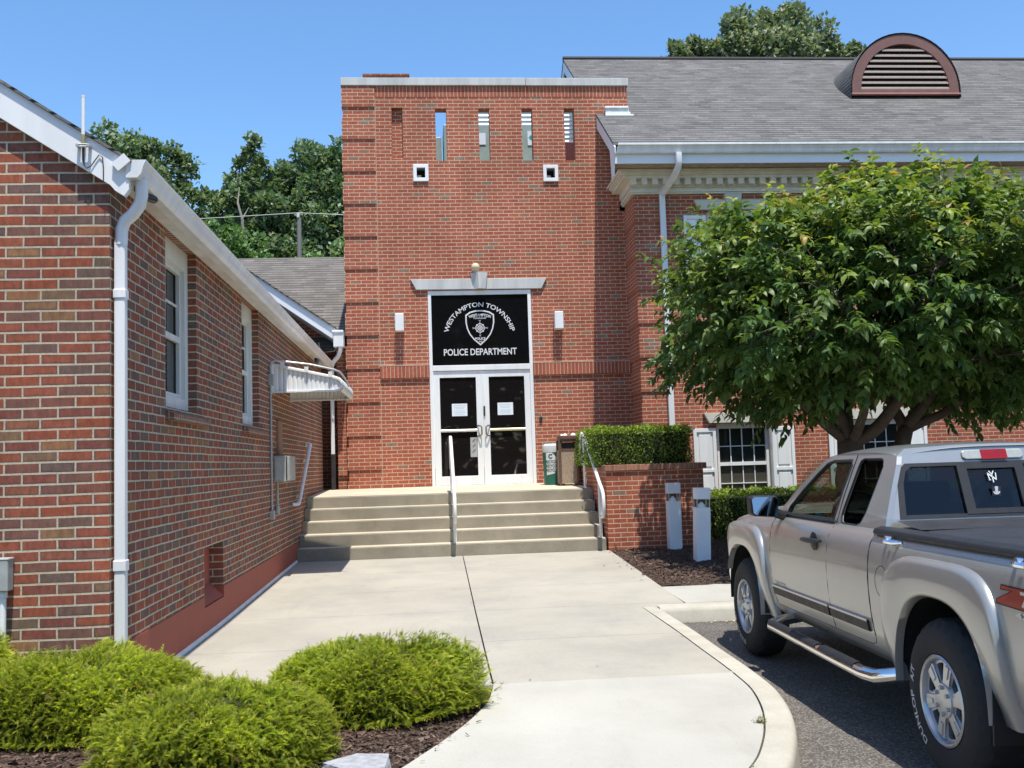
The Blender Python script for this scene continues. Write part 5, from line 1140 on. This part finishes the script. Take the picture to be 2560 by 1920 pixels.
def side_faces(sel, sign):
    m = MB(); idx = {}
    def vid(i, j):
        if (i, j) not in idx:
            y = ys[i]; z = ZL[j]; zt = ztop(y); z = .44+(z-.44)*(zt-.44)/(1.14-.44); s = lat(ZL[j], y); s = s if sign > 0 else 1.72-s
            idx[i, j] = len(m.v); m.v.append(W(s, y, z))
        return idx[i, j]
    for i in range(len(ys)-1):
        for j in range(len(ZL)-1):
            y, z = (ys[i]+ys[i+1])/2, (ZL[j]+ZL[j+1])/2
            if in_arch(y, z) or not sel(y, z) or (y > 3.6 and z < .60): continue
            q = (vid(i, j), vid(i, j+1), vid(i+1, j+1), vid(i+1, j)); m.f.append(q if sign > 0 else q[::-1]); m.mi.append(0)
    return m
isd1 = lambda y, z: 1.41 < y < 2.52 and z > .50
isd2 = lambda y, z: .785 < y < 1.41 and z > .50
isbed = lambda y, z: y < .785
def truck():
    body = MB()
    for sg in (1, -1):
        b = side_faces(lambda y, z: not isd1(y, z) and not isd2(y, z) and not isbed(y, z), sg); body.add(b.v, b.f)
    # hood, cowl, front face
    rows = []
    for y in [2.5, 2.6, 2.75, 2.9, 3.1, 3.3, 3.5, 3.7, 3.85, 3.95, 4.03, 4.05]:
        zt = ztop(y); s0 = lat(1.14, y); row = []
        for k in range(13):
            u = k/12; s = s0+(1.72-2*s0)*u; cr = (1-(2*u-1)**4)*.075*(1 if y < 3.9 else max(.2, 1-(y-3.9)/.25)); row.append(W(s, y, zt+cr))
        rows.append(row)
    body.grid(rows, flip=False)
    fr = []
    for z in [.44, .6, .8, .95, 1.0]: fr.append([W(lat(z, 4.05)+(1.72-2*lat(z, 4.05))*k/12, 4.05, z) for k in range(13)])
    body.grid(fr); bo = body.build("body", mt_paint, tk, smooth=True, angle=50)
    bed = MB()
    for sg in (1, -1):
        b = side_faces(isbed, sg); bed.add(b.v, b.f)
    bed.grid([[W(.2+1.32*k/6, -1.18, z) for k in range(7)] for z in (.5, .8, 1.13)], flip=True); bed.add([W(.1, -1.18, .5), W(.2, -1.18, .5), W(.2, -1.18, 1.13), W(.1, -1.18, 1.13)], [(0, 1, 2, 3)])
    for s0, s1 in ((.11, .3), (1.42, 1.61)): bed.add([W(s0, .775, .5), W(s1, .775, .5), W(s1, .775, 1.12), W(s0, .775, 1.12)], [(0, 1, 2, 3)])
    be = bed.build("cargo_bed", mt_paint, tk, smooth=True, angle=50)
    for sel in (isd1, isd2):
        for sg in (1, -1):
            d = side_faces(sel, sg).build("door", mt_paint, tk, smooth=True)
            if sg == 1:
                if sel is isd1:
                    h = MB(); h.tube([W(-.005, 1.745, 1.022), W(-.03, 1.70, 1.025), W(-.038, 1.6, 1.027), W(-.03, 1.50, 1.03), W(-.005, 1.455, 1.03)], [.014, .022, .024, .022, .014], 8, sy=.7)
                    h.lathe([(.001, 0), (.055, 0), (.06, .008), (.05, .014), (.001, .014)], 16, lambda x, y, z: W(.012-z, 1.6+x, 1.02+y)); h.build("handle", mt_trim, d, smooth=True)
                    h = MB()
                    V, F = text_geo("CANYON", .045, .0, width=.24)
                    h.add([W(lat(.665, 2)-.003, 2.35-x, .645+y) for x, y in V], [f for f in F]); h.build("badge", mt_boxgrey, d)
                a, c = (1.425, 2.50) if sel is isd1 else (.835, 1.40)
                mo = MB()
                for z0, z1, o in ((.575, .628, .014),): mo.grid([[W(lat(z, 2)-oo, y, z) for z, oo in ((z0-.004, 0), (z0, o), (z1, o), (z1+.004, 0))] for y in np.linspace(a, c, 8)], flip=True)
                mo.build("side_moulding", mt_trim, d)
                mo = MB(); mo.grid([[W(lat(z, 2)-oo, y, z) for z, oo in ((.629, .016), (.641, .016), (.646, 0))] for y in np.linspace(a, c, 8)], flip=True); mo.build("moulding_strip", mt_rim, d)
    # dark gaps between the panels
    g = MB()
    def gap(pts, w=.0033): g.tube([W(lat(z, y)+.0015, y, z) for y, z in pts], w, 5)
    zz = [.5, .56, .64, .76, .88, 1.0, 1.07, 1.12, 1.14]
    gap([(1.41, z) for z in zz]); gap([(2.52, z) for z in zz]); gap([(.785, z) for z in zz[1:]], .0055); gap([(.785, .56), (.81, .515), (.87, .50), (1.4, .50), (2.5, .50)])
    gap([(.61+.08*math.cos(t), .875+.085*math.sin(t)) for t in np.linspace(0, 2*PI, 24)], .003)
    g.build("panel_gaps", mt_trim, bo)
    f = MB(); f.tube([W(lat(.885, .6)-.012, .545, .885), W(lat(.885, .6)+.01, .545, .885)], .017, 10); f.build("fuel_cap_lock", mt_chrome, be, smooth=True)
    # flares
    for c in YC:
        for sg in (1, -1):
            fl = MB(); rows = []
            for k in range(41):
                t = k/40 if c < 1 else .15+.85*k/40; yi, zi = inner_arch(t); yo, zo = outer_arch(t); lo = .06 if (t < .02 or t > .98) else 0; row = []
                for q, o in ((-.03, -.04), (0, .0), (.03, .024), (.12, .032), (.45, .037), (.82, .038), (.93, .033), (.98, .010), (1.005, -.02)):
                    y = c+yi+(yo-yi)*q; z = zi+(zo-zi)*q
                    s = lat(min(max(z, .44), 1.14), y)-o
                    if q <= 0: s = -.012 if q == 0 else .03
                    s = min(s, -.0) if .0 <= q < .9 and False else s
                    row.append(W(s if sg > 0 else 1.72-s, y, z))
                rows.append(row)
            fl.grid(rows, flip=(sg > 0)); fo = fl.build("fender_flare", mt_paint, bo if c > 1 else be, smooth=True, angle=70)
            ll = MB(); rows = []   # wheel well liner
            for k in range(25):
                yi, zi = inner_arch(k/24); rows.append([W(s if sg > 0 else 1.72-s, c+yi*1.02, zi+.01) for s in (.02, .5)])
            ll.grid(rows, flip=(sg < 0)); ll.build("wheel_well", mt_trim, fo)
    lower = MB(); 
    for sg in (1, -1):
        lower.grid([[W((s if sg > 0 else 1.72-s), y, z) for s, z in ((lat(.44, y), .445), (.13, .405), (.25, .40))] for y in (.44, 1, 1.8, 2.62)], flip=(sg < 0))
    lower.build_each("rocker_panel", mt_paint, bo, smooth=True)
    ch = MB()
    for a, b, c, d, e, h in ((.25, 1.47, -1.1, 3.9, .42, .52), (.5, .6, -1.1, 3.9, .30, .42), (1.1, 1.2, -1.1, 3.9, .30, .42)): ch.plate(rect(a, b, c, d), [], lambda u, v, t: W(u, v, e+t), 0, h-e)
    ch.tube([W(.1, 0, .385), W(1.62, 0, .385)], .05, 8); ch.tube([W(.1, 3.208, .385), W(1.62, 3.208, .385)], .04, 8); ch.build("chassis", mt_trim, bo)
    # cab upper
    tum = lambda z: .10+.165*((z-1.13)/.43)**1.15 if z > 1.13 else .10
    zroof = 1.555
    sideo = [(.74, 1.13), (.755, 1.2), (.80, 1.35), (.85, 1.5), (.88, 1.545), (.92, zroof), (1.2, 1.572), (1.6, 1.57), (1.86, 1.558), (2.0, 1.52), (2.3, 1.34), (2.62, 1.13)]
    w1 = [(1.50, 1.155), (1.485, 1.35), (1.475, 1.50), (1.49, 1.525), (1.8, 1.522), (1.90, 1.505), (2.02, 1.435), (2.2, 1.315), (2.35, 1.205), (2.38, 1.155)]
    w2 = [(1.09, 1.16), (1.05, 1.22), (1.02, 1.40), (1.015, 1.49), (1.04, 1.525), (1.08, 1.535), (1.33, 1.535), (1.365, 1.52), (1.375, 1.49), (1.395, 1.25), (1.40, 1.19), (1.385, 1.155), (1.35, 1.145), (1.14, 1.145)]
    for sg in (1, -1):
        c = MB(); fn = lambda u, v, t: W((tum(v)+t) if sg > 0 else 1.72-(tum(v)+t), u, v)
        if sg > 0: c.plate(sideo[::-1], [w1, w2], fn, 0, .03)
        else: c.plate(sideo[::-1], [w1, w2], lambda u, v, t: W(1.72-(tum(v)+t), u, v), 0, .03)
        co = c.build("cab_side", mt_paint, bo)
        for w_, mt in ((w1, mt_carglass), (w2, mt_cartint)):
            q = MB(); q.plate(w_, [], fn, .016, .018); q.build("side_window", mt, co)
            r = MB(); r.tube([fn(u, v, .004) for u, v in w_+[w_[0]]], .011 if w_ is w1 else .006, 6); r.build("window_seal", mt_trim, co)
        r = MB(); r.tube([fn(1.44, z, -.001) for z in (1.14, 1.3, 1.45, 1.56)], .004, 5); r.build("door_gap", mt_trim, co)
        q = MB(); q.grid([[W((s if sg > 0 else 1.72-s), y, z) for s, z in ((.10, 1.131), (.085, 1.155), (.10, 1.158))] for y in (1.45, 1.8, 2.1, 2.4, 2.55)], flip=sg > 0); q.build("belt_seal", mt_trim, co)
    # roof
    rows = []
    for y, dz in ((.90, -.012), (.93, 0), (1.0, .006), (1.2, .017), (1.5, .018), (1.75, .012), (1.9, -.002), (2.0, -.035)):
        row = []
        for k in range(19):
            u = k/18; e = min(u, 1-u); s = tum(1.56)+.0+(1.72-2*tum(1.56))*u; cr = .048*(1-abs(2*u-1)**2.6); row.append(W(s, y, 1.556+dz+cr))
        rows.append(row)
    r = MB(); r.grid(rows); ro = r.build("roof", mt_paint, bo, smooth=True, angle=60)
    # back of cab with glass
    yb = lambda z: .745+.155*max(0, (z-1.13)/.43)
    bfn = lambda u, v, t: W(u, yb(v)+t, v)
    bo_ = [(tum(1.13), 1.10)]+[(tum(z), z) for z in (1.2, 1.35, 1.5, 1.545)]+[(tum(1.55)+.06, 1.59), (.6, 1.603), (.86, 1.605), (1.12, 1.603), (1.72-tum(1.55)-.06, 1.59)]+[(1.72-tum(z), z) for z in (1.545, 1.5, 1.35, 1.2)]+[(1.72-tum(1.13), 1.10)]
    gl = [(.205, 1.195), (.235, 1.40), (.26, 1.475), (.30, 1.505), (1.42, 1.505), (1.46, 1.475), (1.485, 1.40), (1.515, 1.195)]
    b = MB(); b.plate(bo_, [gl], bfn, 0, .03); bk = b.build("cab_back", mt_paint, bo)
    q = MB(); q.plate(gl, [], bfn, .012, .014); q.build("rear_window", mt_cartint, bk)
    s1, s2 = .63, .965
    gi = [(.245, 1.215), (.268, 1.39), (.295, 1.46), (.33, 1.485), (1.39, 1.485), (1.425, 1.46), (1.452, 1.39), (1.475, 1.215)]
    q = MB(); q.plate([(u*1.0, v) for u, v in gl], [gi], bfn, -.003, .010); q.build("window_seal", mt_trim, bk)
    q = MB(); q.plate(rect(s1-.03, s2+.03, 1.212, 1.487), [rect(s1+.025, s2-.025, 1.24, 1.465)], bfn, -.006, .011); q.build("slider_frame", mt_trim, bk)
    # window stickers
    q = MB()
    def strk(pts, wd, z=0):
        for a, c in zip(pts, pts[1:]):
            a, c = Vector(a), Vector(c); d = (c-a).normalized(); n = Vector((-d.y, d.x))*wd/2; e = d*wd*.3
            q.plate([tuple(a-n-e), tuple(c-n+e), tuple(c+n+e), tuple(a+n-e)], [], lambda u, v, t: W(.795+u, yb(1.41+v)-.004+t, 1.415+v), 0, .001)
    k = .001
    strk([(-.013, .032), (0, .013), (.013, .032)], .0055); strk([(0, .014), (0, -.03)], .006)
    strk([(-.024, .020), (-.019, -.016)], .006); strk([(-.024, .020), (.020, -.016)], .0075); strk([(.020, -.016), (.024, .021)], .0055); strk([(-.022, -.017), (-.013, -.017)], .005)
    q.build("monogram_decal", mt_letter, bk)
    q = MB(); q.plate(rect(-.026, .026, -.028, .026), [], lambda u, v, t: W(.80+u, yb(1.335)-.003+t, 1.335+v), 0, .001); q.build("round_decal_backing", plain("decal_navy", (.03, .03, .05), .5, .1, 9), bk)
    q = MB(); q.plate([(-.03, -.012), (-.018, -.028), (0, -.033), (.018, -.028), (.03, -.012), (.02, -.004), (.01, -.018), (.012, .012), (.014, .03), (0, .034), (-.014, .03), (-.012, .012), (-.01, -.018), (-.02, -.004)], [], lambda u, v, t: W(.80+u*.72, yb(1.335)-.0045+t, 1.337+v*.72), 0, .001); q.build("round_decal", mt_letter, bk)
    # third brake light
    l = MB(); pts = [(.645, 1.53), (.665, 1.518), (.99, 1.518), (1.01, 1.53), (1.01, 1.562), (.995, 1.572), (.66, 1.572), (.645, 1.56)]
    l.plate(pts, [], lambda u, v, t: W(u+.0, yb(v)-.014+t, v), 0, .013); lo = l.build("cargo_lamp", plain("lamp_clear", (.36, .38, .35), .15, .1, 30), bk, bevel=.006)
    l = MB(); l.plate(rect(.755, .91, 1.5175, 1.5725), [], lambda u, v, t: W(u, yb(v)-.017+t, v), 0, .002); l.build("brake_lamp", plain("lamp_red", (.28, .010, .010), .15, .15, 20), lo)
    # windscreen, dashboard, seats, wheel
    q = MB(); q.grid([[W(.12+.06*t+(1.72-.24-.12*t)*k/8, 2.60-.62*t-.04*(1-(k/4-1)**2)*-1, 1.14+.40*t) for k in range(9)] for t in (0, .25, .5, .75, 1)]); q.build("windscreen", mt_carglass, bo)
    q = MB(); q.plate(rect(.14, 1.58, 2.25, 2.62), [], lambda u, v, t: W(u, v, 1.02+t), 0, .09); q.plate(rect(.14, 1.58, .8, 2.6), [], lambda u, v, t: W(u, v, .55+t), 0, .02); q.plate(rect(.14, 1.58, .80, .84), [], lambda u, v, t: W(u, v, .6+t), 0, .53); q.build("interior", mt_trim, bo)
    for s in (.50, 1.22):
        q = MB(); q.plate([(1.15, 1.18), (1.06, 1.17), (1.15, .72), (1.3, .72)], [], lambda u, v, t: W(s-.24+t, u, v), 0, .48); q.plate([(1.09, 1.22), (1.03, 1.22), (1.02, 1.38), (1.06, 1.40), (1.10, 1.38)], [], lambda u, v, t: W(s-.14+t, u, v), 0, .28)
        q.plate(rect(1.2, 1.75, .66, .78), [], lambda u, v, t: W(s-.25+t, u, v), 0, .5); q.build("seat", mt_seat, bo, bevel=.03)
    q = MB(); q.tube([W(.52+.19*math.cos(a), 2.08+.07*math.sin(a), 1.13+.17*math.sin(a)) for a in np.linspace(0, 2*PI, 25)], .013, 6); q.tube([W(.52, 2.08, 1.13), W(.52, 2.3, 1.05)], .03, 6); q.build("steering_wheel", mt_trim, bo, smooth=True)
    # mirror
    for sg in (1, -1):
        X = (lambda s: s) if sg > 0 else (lambda s: 1.72-s)
        fn = lambda u, v, t: W(X(u), 2.28+t, v)
        o = [(-.185, 1.165), (-.165, 1.148), (-.01, 1.136), (.005, 1.15), (.012, 1.27), (-.005, 1.288), (-.165, 1.292), (-.19, 1.275)]; i = [(-.015+(u+.015)*.92-.006, 1.216+(v-1.216)*.88) for u, v in o]
        q = MB(); q.plate(o, [], fn, 0, .11); mo = q.build("mirror", mt_trim, bo, bevel=.02)
        q = MB(); q.plate(i, [], lambda u, v, t: W(X(u), 2.275+t+(v-1.216)*.17-.008, v), -.004, -.001); q.build("mirror_glass", plain("mirror_silver_%d" % sg, (.34, .37, .40), .02, .02, 5, metal=1.), mo)
        q = MB(); q.tube([W(X(-.01), 2.33, 1.17), W(X(.06), 2.36, 1.145), W(X(.11), 2.38, 1.14)], .035, 8); q.build("mirror_arm", mt_trim, mo, smooth=True)
    # bed cover and rails
    q = MB(); q.grid([[W(s, y, z) for s, z in ((.165, 1.142), (.22, 1.152), (.5, 1.158), (.86, 1.160), (1.22, 1.158), (1.5, 1.152), (1.555, 1.142))] for y in np.linspace(-1.17, .755, 12)]); co_ = q.build("bed_cover", mt_cover, be, smooth=True); q = MB(); q.grid([[W(.17+1.38*k/8, y, z) for k in range(9)] for y, z in ((.45, 1.158), (.62, 1.172), (.70, 1.186), (.742, 1.190))]); q.build("cover_header", mt_cover, co_, smooth=True)
    for sg in (1, -1):
        X = (lambda s: s) if sg > 0 else (lambda s: 1.72-s)
        q = MB(); q.plate([(.045, 1.118), (.04, 1.135), (.05, 1.152), (.09, 1.163), (.15, 1.158), (.17, 1.14), (.17, 1.118)], [], lambda u, v, t: W(X(u), t, v), -1.18, .765); q.build("bed_rail", mt_trim, be, smooth=False, bevel=.006)
        for y in (.505, -.74):
            z0 = 1.098; q = MB(); q.tube([W(X(.05), y-.085, z0), W(X(.012), y-.05, z0), W(X(.0), y, z0+.004), W(X(.012), y+.05, z0), W(X(.05), y+.085, z0)], [.008, .013, .016, .013, .008], 8); q.tube([W(X(.03), y, z0+.012), W(X(-.006), y, z0+.016)], .016, 8); q.build("tie_down", mt_chrome, be, smooth=True)
    # running boards
    for sg in (1, -1):
        X = (lambda s: s) if sg > 0 else (lambda s: 1.72-s)
        q = MB(); q.tube([W(X(.22), 2.47, .41), W(X(.06), 2.47, .385), W(X(-.03), 2.44, .365), W(X(-.05), 2.36, .36), W(X(-.05), 1.5, .36), W(X(-.05), .78, .36), W(X(-.03), .66, .365), W(X(.06), .56, .39), W(X(.22), .5, .42)], .040, 12); so_ = q.build("side_step", mt_chrome, bo, smooth=True)
        for a, b_ in ((1.45, 2.38), (.86, 1.40)):
            q = MB(); rows = []
            for y in np.linspace(a, b_, 30): 
                e = .9 if y in (a, b_) else 1; rows.append([W(X(-.05+.044*math.cos(th)*e), y, .362+.044*math.sin(th)*e+(.002 if int(y*60) % 2 else 0)) for th in np.linspace(.25, 2.75, 9)])
            q.grid(rows); q.build("step_pad", mt_trim, so_)
        # mud flaps
        for c, a in ((0, -.455),):
            q = MB(); q.plate([(.0, .30), (.26, .30), (.26, .63), (.02, .63)], [], lambda u, v, t: W(X(u), c+a+t-.04*(.63-v), v), 0, .012); q.build("mud_flap", mt_trim, be)
    # decal Z71
    q = MB(); 
    ds = lambda u, v, t: W(lat(v, -.7)-.0025-t, u, v)
    Zp = [(-.589, .998), (-.585, .986), (-.676, .984), (-.563, .940), (-.552, .924), (-.88, .915), (-.86, .94), (-.80, .94), (-.90, .995)]
    zo = [(-.580, 1.004), (-.577, .981), (-.655, .981), (-.553, .941), (-.543, .919), (-.89, .908), (-.87, .945), (-.83, .945), (-.91, 1.001)]
    q.plate(zo, [], ds, 0, .0006); q.build("decal_outline", mt_trim, be); q = MB(); q.plate(Zp, [], ds, .0012, .002); q.build("decal_letter", plain("decal_red", (.38, .035, .015), .4, .05, 9), be)
    q = MB(); V, F = text_geo("71", .10, .003, width=.12); q.add([W(lat(.94, -.7)-.0052, -.80-x, .93+y*.85) for x, y in V], F); V, F = text_geo("4X4", .05, .002, width=.15); q.add([W(lat(.9, -.7)-.0052, -.775-x, .88+y*.7) for x, y in V], F); q.build("decal_digits", mt_rim, be)
    # bumpers and lights
    q = MB(); q.plate([(-.02, .48), (-.02, .66), (-.1, .68), (-.14, .6), (-.1, .46)], [], lambda u, v, t: W(t, -1.2+u, v), .08, 1.64); q.build("rear_bumper", mt_chrome, bo, bevel=.01)
    q = MB(); q.plate([(0, .42), (0, .66), (.10, .66), (.15, .56), (.10, .42)], [], lambda u, v, t: W(t, 4.0+u, v), .14, 1.58); q.build("front_bumper", mt_chrome, bo, bevel=.02)
    for s in (.06, 1.46):
        q = MB(); q.plate(rect(s, s+.20, .74, 1.06), [], lambda u, v, t: W(u, -1.215+t, v), 0, .04); q.build("tail_lamp", bpy.data.materials["lamp_red"], be, bevel=.01)
    q = MB(); q.plate(rect(.62, 1.10, .93, 1.03), [rect(.66, 1.06, .955, 1.01)], lambda u, v, t: W(u, -1.195+t, v), 0, .014); q.plate(rect(.66, 1.06, .955, 1.01), [], lambda u, v, t: W(u, -1.186+t, v), 0, .004); q.build("tailgate_handle", mt_trim, be)
    q = MB(); q.tube([W(.275, -1.183, .56), W(.275, -1.183, 1.12)], .004, 5); q.tube([W(1.445, -1.183, .56), W(1.445, -1.183, 1.12)], .004, 5); q.tube([W(.275, -1.183, .56), W(1.445, -1.183, .56)], .004, 5); q.build_each("panel_gap", mt_trim, be)
    for s in (.30, 1.18):
        q = MB(); q.plate(rect(s, s+.24, .80, .98), [], lambda u, v, t: W(u, 4.045+t, v), 0, .03); q.build("headlight", mt_carglass, bo, bevel=.01)
    q = MB(); q.plate(rect(.58, 1.14, .72, .98), [], lambda u, v, t: W(u, 4.052+t, v), 0, .02); q.build("grille", mt_trim, bo)
    # wheels
    def wheel(y, sg, let):
        X = (lambda s: s) if sg > 0 else (lambda s: 1.72-s); zc = .385
        f = lambda x, yy, d: W(X(d), y+x, zc+yy)      # d: depth inward from the outer face
        prof = [(.205, .02), (.222, .004), (.25, -.004), (.30, -.004), (.335, .006), (.36, .022), (.374, .04), (.383, .06), (.385, .13), (.383, .20), (.374, .222), (.33, .25), (.22, .25)]
        n = 84; T = MB(); o = len(T.v); k = len(prof)
        for j in range(n):
            a = 2*PI*j/n
            for i, (r, d) in enumerate(prof):
                if 5 <= i <= 10: r = r-(.012 if (j % 3 == 0 and i % 2 == (j//3) % 2) or (i == 5 and j % 3 == 0) else 0)
                T.v.append(f(r*math.cos(a), r*math.sin(a), d))
        for j in range(n):
            for i in range(k-1):
                q = (j*k+i, ((j+1) % n)*k+i, ((j+1) % n)*k+i+1, j*k+i+1); T.f.append(q if sg < 0 else q[::-1]); T.mi.append(0)
        wo_ = T.build("wheel", mt_tyre, tk, smooth=True, angle=25)
        if let:
            for word, a0, span in let:
                L = MB()
                V, F = text_geo(word, .05, .001); wdt = max(x for x, _ in V)-min(x for x, _ in V); kk = span/wdt
                def mp(x, yy):
                    a = a0+x*kk; r = .265+yy*.95; return f(-r*math.sin(a)*1, -r*math.cos(a)*-1, -.0065)
                L.add([mp(x, yy) for x, yy in V], [fc for fc in F])
                L.build("sidewall_lettering", mt_letter2, wo_)
        R = MB(); rp = [(.20, .20), (.19, .06), (.196, .03), (.212, .012), (.214, .004), (.205, -.002), (.196, .004), (.186, .03), (.18, .08), (.17, .16)]
        R.lathe(rp, 48, f); 
        nS = 6; disc = [(.186*math.cos(a), .186*math.sin(a)) for a in np.linspace(0, 2*PI, 49)[:-1]]; holes = []
        for k_ in range(nS):
            a = 2*PI*k_/nS+.3
            holes.append([(r*math.cos(a+d), r*math.sin(a+d)) for r, d in ((.095, -.20), (.12, -.21), (.172, -.23), (.176, -.1), (.177, .1), (.172, .23), (.12, .21), (.095, .20))])
        R.plate(disc, holes, lambda u, v, t: f(u, v, .030+t-.018*max(0, 1-(u*u+v*v)/.012)*0), 0, .022)
        for k_ in range(nS):
            a = 2*PI*(k_+.5)/nS+.3; c, s = math.cos(a), math.sin(a)
            R.plate([(.07*c-.026*s, .07*s+.026*c), (.183*c-.036*s, .183*s+.036*c), (.183*c+.036*s, .183*s-.036*c), (.07*c+.026*s, .07*s-.026*c)], [], lambda u, v, t: f(u, v, .018+t), 0, .012)
            R.plate([(.115*c-.012*s, .115*s+.012*c), (.175*c-.016*s, .175*s+.016*c), (.175*c+.016*s, .175*s-.016*c), (.115*c+.012*s, .115*s-.012*c)], [], lambda u, v, t: f(u, v, .013+t), 0, .005)
        R.lathe([(.085, .030), (.080, .012), (.045, .008), (.001, .006)], 28, f); rr = R.build("rim", mt_rim, wo_, smooth=True, angle=30)
        Nn = MB()
        for k_ in range(6):
            a = 2*PI*k_/6+.5; Nn.tube([f(.062*math.cos(a), .062*math.sin(a), .012), f(.062*math.cos(a), .062*math.sin(a), -.002)], .0105, 6)
        Nn.build("lug_nuts", mt_steel, rr); Dk = MB(); Dk.lathe([(.001, .11), (.185, .11)], 24, f); Dk.build("brake_disc", mt_trim, rr)
    let = [("DUNLOP", rad(118), .85), ("A/T", rad(68), .32)]
    for y, l_ in ((0., [("DUNLOP", LETA[0], .95), ("A/T", LETA[1], .30)]), (3.208, [("DUNLOP", LETA[2], .95), ("A/T", LETA[3], .30)])):
        wheel(y, 1, l_); wheel(y, -1, None)
LETA = (rad(241), rad(286), rad(207), rad(247))
mt_letter2 = plain("tyre_letter_white", (.55, .55, .53), .7, .1, 20)
truck()
